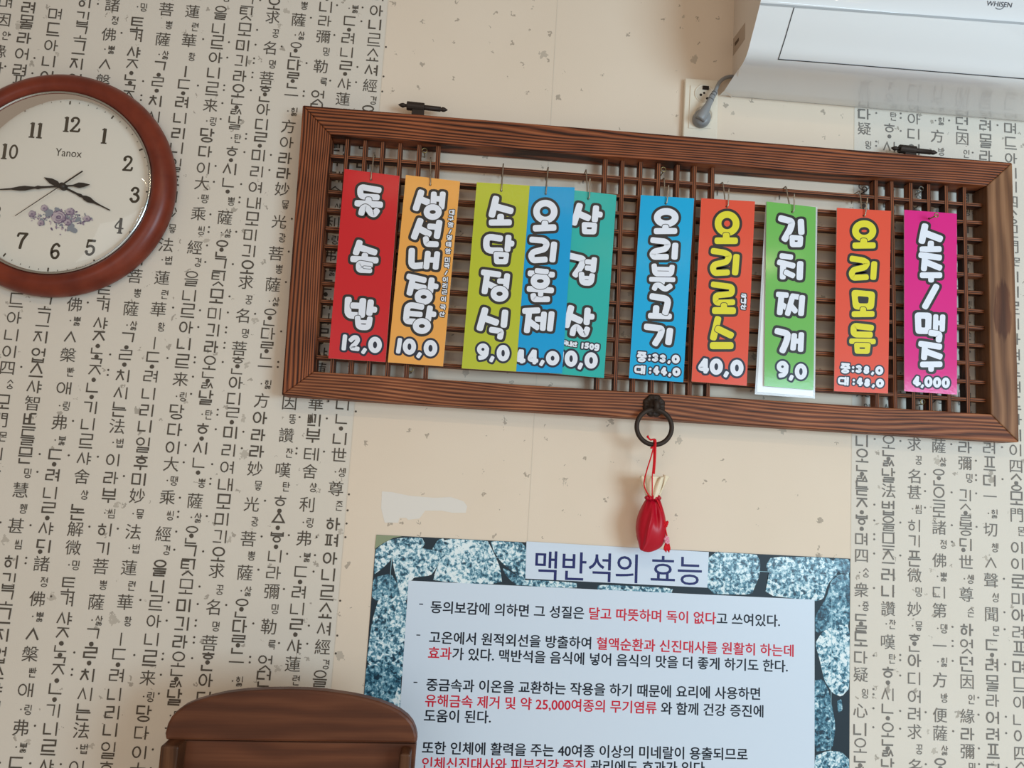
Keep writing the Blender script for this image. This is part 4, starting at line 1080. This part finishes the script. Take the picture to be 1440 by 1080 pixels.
m2.add([on_cover(*logo((x-b[0])*k_, (y-b[1])/(b[3]-b[1])), .0011) for x, y in V], Fc)
V, Fc = stroke2d([(1400.5,10.8),(1403,12.6),(1407,13.0),(1410,11.6),(1412,9)], .9)
m2.add([on_cover(a, b_, .0012) for a, b_ in V], [tuple(reversed(f)) for f in Fc])
m2.build('logo', M_logo, ac)
def on_side(px, py, lift=.0008):
    d = ray(px, py)
    for i in range(k-1):
        for tri in ((a_[i], a_[i+1], b2[i+1]), (a_[i], b2[i+1], b2[i])):
            nn = (tri[1]-tri[0]).cross(tri[2]-tri[0])
            den = d.dot(nn)
            if abs(den) < 1e-12: continue
            t_ = (tri[0]-CAM).dot(nn)/den; h = CAM+d*t_
            ok = True
            for u_, v_ in ((0, 1), (1, 2), (2, 0)):
                if (tri[v_]-tri[u_]).cross(h-tri[u_]).dot(nn) < -1e-12: ok = False
            if ok: return h-d.normalized()*lift
    return P(px, py, -.05)
m2 = MB()
m2.add([on_side(a, b_) for a, b_ in ((1030.8,79),(1047.5,55),(1047.8,31.5),(1031.2,54.5))], [(0, 1, 2, 3)], 0)
m2.add([on_side(a, b_, .0012) for a, b_ in ((1033.3,65.5),(1039,57.5),(1039,52.5),(1033,60.5))], [(0, 1, 2, 3)], 1)
m2.build('rating_label', [M_lab, M_labd], ac)

# ------------------------------------------------------------------ wall socket with the plugged cord
M_sock = mat('socket_plastic', rgb(226, 216, 198), 0.4, 0.35)
M_sockd = mat('socket_hole', rgb(40, 28, 20), 0.7, 0.2)
M_contact = mat('earth_clip', rgb(150, 140, 120), 0.3, 0.5, 0.8)
oq = [P(a, b, -0.013) for a, b in ((960.5,191.7),(1008.9,195.6),(1010,112.8),(963.9,109.4))]
oc = sum(oq, Vector())/4
outlet = thing('wall_socket', 'cream double wall socket beside the air conditioner above the frame', 'wall socket', (oc.x, 0, oc.z))
mb = MB(); mb.slab(oq, .0122); mb.build('plate', M_sock, outlet, bevel=.0022)
iq = [P(a, b, -0.0148) for a, b in ((968.3,180),(999.4,180.5),(1002,122.8),(971,119.4))]
mb = MB(); mb.slab(iq, .0025); mb.build('insert', M_sock, outlet, bevel=.0006)
for px, py in ((986.7,137.2),(985.8,166.4)):
    c = P(px, py, 0); c.y = 0
    mb = MB(); mb.lathe([(0.0, .0152), (.0145, .0153), (.0166, .0158), (.0172, .0168), (.0185, .0168), (.0190, .0148)], c, 40, mis=[1, 1, 0, 0, 0])
    so = mb.build('socket', [M_sock, mat('socket_well', rgb(206, 194, 176), 0.5, 0.3)], outlet, smooth=True)
    m2 = MB()
    for dx, dz in ((-.0062, -.0026), (.0068, -.0090)):
        V, Fc = disc2d(0, 0, .0027, 16); m2.add([c+Vector((a+dx, -.0156, b+dz)) for a, b in V], Fc)
    V, Fc = disc2d(0, 0, .0022, 16); m2.add([c+Vector((a+.0002, -.0156, b+.0018)) for a, b in V], Fc)
    m2.build('pin_hole', M_sockd, so)
    m2 = MB(); m2.box(c+Vector((-.003, -.0172, .0085)), c+Vector((.009, -.0150, .0160))); m2.build('shutter', M_sockd, so)
M_grey = mat('grey_plug', rgb(138, 140, 142), 0.4, 0.4)
plug0 = P(985.5, 168.5, -0.017)
pl = thing('power_plug', 'grey power plug and cord running from the lower socket up behind the air conditioner', 'power plug', plug0)
c = Vector((plug0.x, 0, plug0.z))
mb = MB(); mb.lathe([(.0165, .0160), (.0170, .018), (.0170, .026), (.0155, .031), (.011, .034), (0.0003, .035)], c, 40)
mb.build('plug_head', M_grey, pl, smooth=True)
YPL = -0.036
pts = [P(984, 168, YPL), P(990, 158, YPL-.002), P(996, 147, YPL-.002), P(1002, 135, YPL), P(1006, 129, YPL+.002)]
mb = MB(); mb.tube(smooth_path(pts, 6), [.0098, .0100, .0102, .0102, .0100, .0096, .0092, .009, .0086, .0082, .0076, .0070, .0066, .0064, .0062, .006, .006, .0058, .0056, .0054, .0052, .005, .005, .005, .005], 20)
neck = mb.build('strain_relief', M_grey, pl, smooth=True)
mb = MB(); sp = smooth_path(pts, 6)
for i, r_ in ((15, .0064), (18, .0060), (21, .0056)):
    t_ = (sp[i+1]-sp[i-1]).normalized(); mb.tube([sp[i]-t_*.0007, sp[i]+t_*.0007], r_, 20)
mb.build('groove', mat('grey_groove', rgb(84, 84, 86), 0.6, 0.3), neck, smooth=True)
cp = [P(1005, 131, YPL+.002), P(1008, 123, -0.032), P(1012.5, 115, -0.026), P(1020, 109.5, -0.018), P(1030, 107.5, -0.010), P(1042, 108, -0.008)]
mb = MB(); mb.tube(smooth_path(cp, 8), .0037, 12); mb.build('cord', M_grey, pl, smooth=True)
# ------------------------------------------------------------------ red drawstring pouch hanging from the iron ring
M_red = mat('red_satin', rgb(180, 8, 36), 0.38, 0.35)
M_cream = mat('cream_satin', rgb(232, 216, 188), 0.5, 0.3)
M_cord = mat('red_cord', rgb(206, 22, 34), 0.6, 0.2)
M_bead = mat('pink_bead', rgb(226, 150, 170), 0.4, 0.4)
YP = -0.050
po = thing('drawstring_pouch', 'small red satin pouch with a cream frilled mouth hanging from the iron ring', 'pouch', P(915, 775, YP))
def pz(zx, zy, dy=0.0): return P(860+zx/4.0, 530+zy/4.0, YP+dy)
rows = [(684,196,270,9),(700,186,276,14),(730,170,285,22),(770,152,296,28),(810,141,303,31),(850,137,305,31),(890,141,303,28),(915,146,298,24),(940,151,288,18),(958,155,268,12),(972,158,240,8),(983,162,205,3)]
N = 60; vs_ = []
for zy, xl, xr, th in rows:
    xm, hw = (xl+xr)/2, (xr-xl)/2; up_k = max(0, (760-zy)/76.0)
    for j in range(N):
        a = 2*math.pi*j/N; ca, sa = math.cos(a), math.sin(a)
        sq = math.copysign(abs(ca)**.9, ca)
        d_ = abs(sa)**.75
        # creases running from the gathered neck, one long ridge down the left
        crease = .16*up_k*math.sin(9*a)-.34*math.exp(-((ca+.20+.0022*(zy-790))/.09)**2)*min(1, max(0, (zy-700)/60))+.42*math.exp(-((ca-.22)/.14)**2)*max(0, 1-abs(zy-770)/85)
        q_ = pz(xm+hw*sq, zy+(7*ca if zy > 930 else 0))
        q_.y = YP-math.copysign(1, sa)*d_*th*.00072*(1-crease)
        vs_.append(q_)
fs = [(i*N+j, i*N+(j+1) % N, (i+1)*N+(j+1) % N, (i+1)*N+j) for i in range(len(rows)-1) for j in range(N)]
fs.append(tuple((len(rows)-1)*N+j for j in range(N)))
bag = mesh_obj('bag', vs_, fs, M_red, po, smooth=True)
bag.modifiers.new('smooth', 'SUBSURF').levels = 1; bag.modifiers['smooth'].render_levels = 2
# cream frill above the neck: four folded petals round the mouth
mb = MB()
def petal(left, right, bulge, y0, lean):
    """sheet between two traced side lines (bottom to top), bulging towards the room"""
    l_ = smooth_path([Vector((a_, 0, b_)) for a_, b_ in left], 4); r_ = smooth_path([Vector((a_, 0, b_)) for a_, b_ in right], 4)
    n1 = len(l_); C_ = 9; vs2 = []
    for i in range(n1):
        h_ = i/(n1-1)
        for j in range(C_):
            t_ = j/(C_-1); x = l_[i].x*(1-t_)+r_[i].x*t_; z_ = l_[i].z*(1-t_)+r_[i].z*t_
            vs2.append(pz(x, z_, y0-lean*h_-bulge*math.sin(math.pi*t_)))
    mb.add(vs2, [(i*C_+j, i*C_+j+1, (i+1)*C_+j+1, (i+1)*C_+j) for i in range(n1-1) for j in range(C_-1)])
petal([(200,680),(180,610),(162,556)], [(268,682),(296,620),(318,560)], -.006, .004, -.006)
petal([(196,684),(176,620),(158,560)], [(222,684),(208,610),(190,549)], .004, -.004, .004)
petal([(204,684),(192,610),(186,556)], [(246,684),(258,610),(276,562)], .007, -.007, .006)
petal([(222,686),(240,620),(264,572)], [(262,686),(282,620),(296,562)], .005, -.012, .006)
petal([(246,686),(282,620),(290,549)], [(268,684),(300,610),(327,562)], .004, -.006, .008)
fr_ = mb.build('frill', M_cream, po, smooth=True)
sd = fr_.modifiers.new('cloth', 'SOLIDIFY'); sd.thickness = .0008
mb = MB()
for t0 in range(5):
    xx = 200+t0*16
    mb.tube([pz(xx-7, 682, -.011), pz(xx, 678+3*(t0 % 2), -.0135), pz(xx+8, 686, -.012)], [.0035, .0048, .0035], 10)
mb.build('gathering', M_red, po, smooth=True)
mb = MB(); zr = -0.012
def cw(pts, r_=.0012, n_=8): mb.tube(smooth_path([pz(*p) for p in pts], 8), r_, n_)
cw([(232,690,-.014),(205,660,-.020),(186,620,-.024),(184,585,-.024),(200,520,-.022),(222,450,-.019),(234,405,-.0175),(240,385,-.0172),(244,360,-.016),(240,352,-.011),(236,364,-.006),(234,395,-.006),(236,410,-.012)])
cw([(228,672,-.020),(229,620,-.024),(229,560,-.022),(236,480,-.020),(238,410,-.018),(241,380,-.0172)], .0011)
cw([(238,545,-.021),(244,460,-.020),(246,400,-.0185),(247,375,-.018),(246,356,-.0165),(238,352,-.011)], .0020)
cw([(246,356,-.017),(232,352,-.018),(220,354,-.018),(210,346,-.018),(204,336,-.018)], .0016)
mb.tube([pz(206,338,-.018), pz(199,334,-.018)], [.0028, .0020], 10)
mb.tube([pz(218,400,-.017), pz(234,397,-.019)], [.0012, .0022], 10)
cw([(255,690,-.014),(272,730,-.014),(288,780,-.013),(298,815,-.013)], .0013)
mb.build('drawstring', M_cord, po, smooth=True)
mb = MB()
for dx, dy_, r_ in ((0,0,.0042),(10,4,.0036),(-6,8,.0036),(6,14,.0038),(-4,-8,.0034),(14,-4,.003),(0,20,.003)):
    c = pz(300+dx, 822+dy_, -.014)
    mb.tube([c+Vector((-r_*.6, 0, 0)), c, c+Vector((r_*.6, 0, 0))], [r_*.6, r_, r_*.6], 10)
mb.tube(smooth_path([pz(302,842,-.013), pz(306,870,-.013), pz(312,895,-.013)], 5), .0012, 8)
mb.build('knot', M_cord, po, smooth=True)
mb = MB()
for dx, dy_ in ((0,0),(9,6),(-6,9),(4,17),(12,22),(-2,26),(7,33)):
    c = pz(310+dx-3, 902+dy_, -.013); r_ = .0029
    mb.tube([c+Vector((0, 0, r_)), c+Vector((0, 0, r_*.5)), c, c-Vector((0, 0, r_*.5)), c-Vector((0, 0, r_))], [r_*.3, r_*.85, r_, r_*.85, r_*.3], 10)
mb.build('beads', M_bead, po, smooth=True)
mb = MB()
for dx in range(-3, 4): mb.tube([pz(313+dx*2, 938, -.013), pz(312+dx*4.5, 962, -.013), pz(312+dx*5.5, 975+6*((dx+3) % 3), -.013)], [.0022, .0020, .0010], 8)
mb.build('tassel', M_cord, po, smooth=True)

# ------------------------------------------------------------------ poster about the stone plates
def rock(name, lift, gain):
    m = mat(name, rgb(110, 150, 170), 0.4, 0.3, coat=0.15)
    tc = nd(m, 'ShaderNodeTexCoord')
    def math_(op, a, b, c=None):
        q_ = nd(m, 'ShaderNodeMath', operation=op)
        for i, v in enumerate((a, b, c)):
            if v is None: continue
            if isinstance(v, (int, float)): q_.inputs[i].default_value = v
            else: lk(m, v, q_.inputs[i])
        return q_.outputs[0]
    s1 = nd(m, 'ShaderNodeTexNoise'); s1.inputs['Scale'].default_value = 150; s1.inputs['Detail'].default_value = 2.5; s1.inputs['Roughness'].default_value = .6; s1.inputs['Distortion'].default_value = .5
    lk(m, tc.outputs['Object'], s1.inputs['Vector'])
    wn = nd(m, 'ShaderNodeTexNoise'); wn.inputs['Scale'].default_value = 60; lk(m, tc.outputs['Object'], wn.inputs['Vector'])
    wp = nd(m, 'ShaderNodeMixRGB'); wp.blend_type = 'LINEAR_LIGHT'; wp.inputs[0].default_value = 0.006; lk(m, tc.outputs['Object'], wp.inputs[1]); lk(m, wn.outputs['Color'], wp.inputs[2])
    s2 = nd(m, 'ShaderNodeTexVoronoi'); s2.inputs['Scale'].default_value = 120; lk(m, wp.outputs[0], s2.inputs['Vector'])
    c2 = nd(m, 'ShaderNodeSeparateColor'); lk(m, s2.outputs['Color'], c2.inputs[0])
    s3 = nd(m, 'ShaderNodeTexNoise'); s3.inputs['Scale'].default_value = 24; s3.inputs['Detail'].default_value = 2; lk(m, tc.outputs['Object'], s3.inputs['Vector'])
    v = math_('MULTIPLY_ADD', s1.outputs['Fac'], 3.0, -1.70)
    v = math_('MULTIPLY_ADD', c2.outputs[0], .55, v)
    v = math_('MULTIPLY_ADD', s3.outputs['Fac'], .9, v)
    v = math_('MULTIPLY_ADD', v, gain, lift)
    cr = ramp(m, [(0.0, rgb(26, 50, 66)), (0.22, rgb(44, 92, 114)), (0.48, rgb(98, 148, 168)), (0.72, rgb(178, 208, 218)), (0.95, rgb(226, 236, 238))]); lk(m, v, cr.inputs[0])
    lk(m, cr.outputs[0], bsdf(m).inputs['Base Color']); return m
M_rock = rock('printed_rock', .0, 1.0); M_rockl = rock('printed_rock_pale', .14, 1.0); M_rockd = rock('printed_rock_deep', -.02, .7)
M_sheet = mat('poster_white', rgb(206, 218, 232), 0.4, 0.3, coat=0.2)
M_txt = mat('poster_black', rgb(14, 22, 36), 0.45, 0.3)
M_txtr = mat('poster_red', rgb(196, 24, 50), 0.45, 0.3)
M_txtn = mat('poster_navy', rgb(24, 32, 96), 0.45, 0.3)
M_fold = mat('fold_line', rgb(150, 190, 204), 0.5, 0.3)
M_olive = mat('poster_olive', rgb(140, 150, 120), 0.5, 0.3)
M_black = mat('poster_stone_gap', rgb(28, 42, 52), 0.5, 0.3)  # dark slate print showing in the gaps between the stones
YS = -0.0012
pq = [P(a, b, YS) for a, b in ((529.2,752),(1195.7,785.7))]
pbl = P(511.3, 982.8, YS); pbr = P(1194.5, 1080, YS)
def ext(a, b, z): t_ = (z-a.z)/(b.z-a.z); return Vector((a.x+(b.x-a.x)*t_, YS, z))
ZB = 0.42
bl, br = ext(pq[0], pbl, ZB), ext(pq[1], pbr, ZB)
poster = thing('wall_poster', 'large blue poster of rocks with a white text panel, taped below the frame', 'poster', (bl+br)/2)
mb = MB(); mb.slab([bl, br, pq[1], pq[0]], .0011, 3)
mb.add([P(a, b, YS-.00006) for a, b in ((529.2,752.2),(527,772),(540,763),(553,756.5),(566,754)) ], [(0, 1, 2, 3, 4)], 2)
def Z1(*pts): return [(510+x/5.76, 740+y/5.76) for x, y in pts]
def Z2(*pts): return [(500+x/3.086, 730+y/3.086) for x, y in pts]
def Z3(*pts): return [(840+x/3.087, 730+y/3.087) for x, y in pts]
def Z4(*pts): return [(990+x/6.545, 760+y/6.545) for x, y in pts]
STONES = [(Z1((76,420),(230,380),(300,500),(300,600),(70,600)),5), (Z1((560,190),(610,110),(660,94),(660,200),(600,215)),5),
 (Z1((97,200),(150,150),(220,110),(330,92),(480,92),(505,140),(480,180),(420,190),(250,190),(225,280),(150,350),(88,395)),0),
 (Z1((236,200),(300,170),(440,172),(640,205),(632,260),(590,350),(550,400),(420,412),(385,450),(360,600),(310,600),(290,480),(245,310)),4),
 (Z1((1035,112),(1330,125),(1330,440),(1230,380),(1120,290),(1060,200)),0), (Z1((1130,330),(1330,440),(1340,480),(1240,478),(1160,400)),5),
 (Z1((655,96),(1005,105),(1060,210),(1112,330),(1132,470),(570,445),(585,380),(612,310),(640,230)),4),
 (Z1((738,462),(745,395),(790,365),(870,368),(1000,400),(1105,470)),4),
 (Z2((100,345),(130,328),(225,338),(222,560),(205,700),(45,640),(70,450)),0), (Z2((40,630),(120,640),(200,640),(190,830),(110,830),(36,800)),5), (Z2((165,790),(180,740),(196,710),(196,900),(175,860)),4),
 (Z3((0,285),(140,290),(330,300),(320,325),(0,312)),0), (Z2((720,262),(960,275),(960,300),(730,290)),0),
 (Z4((40,98),(480,120),(520,200),(510,330),(470,420),(440,500),(30,492)),0),
 (Z4((560,500),(600,300),(570,230),(620,150),(1120,150),(1230,210),(1230,300),(1140,400),(1100,540),(1020,560)),0),
 (Z4((1180,165),(1350,172),(1350,310),(1240,300)),5), (Z4((1130,520),(1170,370),(1250,310),(1350,310),(1350,800),(1180,800),(1030,860),(1020,700)),5),
 (Z3((945,540),(975,490),(1030,462),(1098,456),(1098,730),(1060,772),(1020,755),(985,700),(965,610)),4),
 (Z3((940,700),(980,695),(1010,760),(1035,900),(1020,1000),(940,1010)),5), (Z3((1040,790),(1060,780),(1065,830),(1045,840)),5),
 (Z3((940,1030),(1000,1005),(1060,1010),(1100,1050),(1100,1300),(940,1300)),0), (Z2((30,860),(100,840),(200,900),(190,1200),(10,1200)),0)]
def smooth_poly(pts, it=1):
    for _ in range(it):
        out = []
        for i in range(len(pts)):
            a_, b_ = pts[i], pts[(i+1) % len(pts)]
            out += [(a_[0]*.84+b_[0]*.16, a_[1]*.84+b_[1]*.16), (a_[0]*.16+b_[0]*.84, a_[1]*.16+b_[1]*.84)]
        pts = out
    return pts
xe0 = lambda y: 529.2-(y-752)*.0776; xe1 = lambda y: 1195.7-.0041*(y-785.7); ye = lambda x: 752+(x-529.2)*.05057
for n_, (pl, mi) in enumerate(STONES):
    pl = [(min(max(x, xe0(y)+.4), xe1(y)-.4), max(y, ye(x)+.4)) for x, y in smooth_poly(pl)]
    bmx = bmesh.new(); vv = [bmx.verts.new(P(a, b, YS-.00008-.000006*n_)) for a, b in pl]; bmesh.ops.remove_doubles(bmx, verts=bmx.verts, dist=1e-6)
    vv = [v for v in vv if v.is_valid]; 
    f_ = bmx.faces.new(vv); bmesh.ops.triangulate(bmx, faces=[f_]); bmx.verts.index_update()
    mb.add([v.co.copy() for v in bmx.verts], [tuple(v.index for v in f.verts) for f in bmx.faces], mi); bmx.free()
for (x0, y0), (x1, y1) in (((551,783),(544,868)),((544,868),(536,982)),((1170,826),(1168,1080)),((694,784),(740,785)),((1058,803),(1178,809))):
    V, Fc = stroke2d([(x0, y0), (x1, y1)], .7, False, 'butt'); mb.add([P(a, b, YS-.00026) for a, b in V], [tuple(reversed(f)) for f in Fc], 1)
mb.build('sheet', [M_rock, M_fold, M_olive, M_black, M_rockl, M_rockd], poster)
YT = YS-.0006
def line_of_text(mb_, x0, y0, x1, y1, runs, Y, mis, bold=.021, hscale=1.0):
    """one printed line from (x0, y0) to (x1, y1): pixel centres of its ends"""
    a, b_ = P(x0, y0, Y), P(x1, y1, Y); d = b_-a; L_ = d.length; u = d/L_; v = Vector((-u.z, 0, u.x))
    gl_ = []; x = 0.0
    # set every run after the other with the advance of the whole text
    full = ''.join(r_ for r_, _ in runs)
    def adv(s_):
        if not s_: return 0.0
        return word(s_+'|', bold)[2][2]-word('|', bold)[2][2]
    done = ''
    b0 = word(runs[0][0].strip(), bold)[2][0]
    tot = adv(full)
    k_ = L_/(tot-.06)
    for s_, mi in runs:
        x = adv(done); V, Fc, bb = word(s_, bold)
        lead = 0.0
        cop = [(0, 0)] if bold <= 0 else [(0, 0), (bold, 0), (-bold, 0), (0, bold*.8), (0, -bold*.8)]
        for n_, (ex, ey) in enumerate(cop):
            mb_.add([a+u*((x+vx+ex)*k_)+v*((vy+ey-.36)*k_*hscale)+Vector((0, -.000012*n_, 0)) for vx, vy in V], Fc, mis[mi])
        done += s_
mb = MB()
tq = [P(a, b, YT) for a, b in ((738.8,813.6),(994.8,826.5),(996.8,776.3),(740.4,761.4))]
mb.slab(tq, .0004, 0)
mb2 = mb
line_of_text(mb, 749, 795, 986.5, 804, [('맥반석의 효능', 0)], YT-.0001, [1], bold=.006, hscale=1.04)
mb.build('title_panel', [M_sheet, M_txtn], poster)
mb = MB()
p1, p2 = P(574.5, 816.5, YT), P(1145.5, 843.4, YT); p3 = P(557, 1080, YT); p4 = P(1145.5, 1080, YT)
def extY(a, b, z): t_ = (z-a.z)/(b.z-a.z); return Vector((a.x+(b.x-a.x)*t_, YT, z))
mb.slab([extY(p1, p3, .47), extY(p2, p4, .47), p2, p1], .0004, 0)
TY = YT-.0001
for x, y in ((589.5,849.5),(585.5,893),(581.5,959.5)):
    V, Fc = stroke2d([(x, y), (x+5.5, y+.2)], 1.5, False, 'butt'); mb.add([P(a, b, TY) for a, b in V], [tuple(reversed(f)) for f in Fc], 1)
for ln in ((605,853.6,1096.5,873.5,[('동의보감에 의하면 그 성질은 ',0),('달고 따뜻하며 독이 없다',1),('고 쓰여있다.',0)]),
           (603,896.2,1116.5,915.5,[('고온에서 원적외선을 방출하여 ',0),('혈액순환과 신진대사를 원활히 하는데',1)]),
           (601.5,918.2,1107.5,937.3,[('효과',1),('가 있다. 맥반석을 음식에 넣어 음식의 맛을 더 좋게 하기도 한다.',0)]),
           (599,963,1069.5,976,[('중금속과 이온을 교환하는 작용을 하기 때문에 요리에 사용하면',0)]),
           (597.3,985,1074,1000.6,[('유해금속 제거 및 약 25,000여종의 무기염류',1),(' 와 함께 건강 증진에',0)]),
           (595.8,1006.5,690,1008.8,[('도움이 된다.',0)]),
           (593,1051.5,1051,1061.3,[('또한 인체에 활력을 주는 40여종 이상의 미네랄이 용출되므로',0)]),
           (592.4,1073.8,994,1080.5,[('인체신진대사와 피부건강 증진',1),(' 관리에도 효과가 있다.',0)])):
    line_of_text(mb, *ln[:4], ln[4], TY, [1, 2])
mb.build('text_panel', [M_sheet, M_txt, M_txtr], poster)

# ------------------------------------------------------------------ wooden chair in front of the poster
M_ch = wood('walnut_veneer', rgb(58, 33, 22), rgb(92, 52, 34), rgb(108, 64, 42), freq=10, stretch=.3, dist=16, rough=.4, bump=.04, fine=.55, stops=[(.2, rgb(108, 64, 42)), (.5, rgb(95, 54, 35)), (.85, rgb(80, 45, 30))])
M_ch2 = wood('walnut_post', rgb(70, 42, 25), rgb(92, 57, 35), rgb(104, 68, 44), freq=14, stretch=.3, dist=10, rough=.4, bump=.04, fine=.6)
YC = -0.205
out_px = [(232,1041),(232,1030),(235,1018.5),(240,1009),(247,1001),(258,993),(273,986.5),(294,980.3),(316.6,975.2),(345,971.8),(375,970.3),(405,969.9),(433,970.7),(457,972.6),(477,975.3),(497,978.5),(515,982.3),(534,987.6),(550,994),(563,1000.8),(573,1008.5),(580,1017),(584,1026),(586.3,1036),(586.3,1046)]
ch = thing('wooden_chair', 'dark brown wooden chair with a curved back standing against the poster', 'chair', (P(405, 1060, YC).x, YC-.2, 0))
c0 = [P(a, b, YC) for a, b in out_px]
mb = MB(); mb.slab(list(reversed(c0)), .022)
cx = (c0[0].x+c0[-1].x)/2
fr0 = axes(c0[0], c0[-1], (c0[0]+c0[-1])/2)
mb.build('crest_rail', M_ch, ch, frame=fr0, bevel=.004)
e0, e1 = c0[0], c0[-1]
zl = min(e0.z, e1.z); zb = 0.47
def side(z, s): 
    t_ = (z-zb)/(zl-zb); w_ = (.168+.026*t_)
    return Vector((cx+s*w_*(e1.x-e0.x)/.39, YC+.006+.0*z, z))
mb = MB(); g_ = Vector((0, .006, 0))
mb.slab([Vector((e0.x+.006, YC+.006, zb)), Vector((e1.x-.006, YC+.006, zb)), e1+g_+Vector((-.001, 0, -.0018)), e0+g_+Vector((.001, 0, -.0018))], .014)
mb.build('back_panel', M_ch, ch, frame=axes(e0, e1, (e0+e1)/2-Vector((0, 0, .2))), bevel=.002)
def post(x0, x1, zt, label=None):
    m_ = MB(); m_.box((x0, YC-.030, .0), (x1, YC+.004, zt))
    m_.build('back_post', M_ch2, ch, frame=axes(Vector((x0, YC, 0)), Vector((x0, YC, 1)), Vector(((x0+x1)/2, YC-.013, zt/2))), bevel=.003)
YPz = YC-.030
a, b_ = P(225.2, 1050, YPz), P(251.5, 1050, YPz); post(a.x, b_.x, P(238, 1049.5, YPz).z)
a, b_ = P(561.5, 1062, YPz), P(577.6, 1062, YPz); post(a.x, b_.x, P(569, 1060.5, YPz).z)
xl, xr = P(238, 1050, YPz).x, P(569, 1062, YPz).x
mb = MB(); mb.box((xl-.02, YC-.43, .435), (xr+.02, YC-.005, .47)); mb.build('seat', M_ch, ch, bevel=.01)
for x in (xl, xr):
    mb = MB(); mb.box((x-.017, YC-.42, 0), (x+.017, YC-.386, .436)); mb.build('front_leg', M_ch2, ch, bevel=.003)
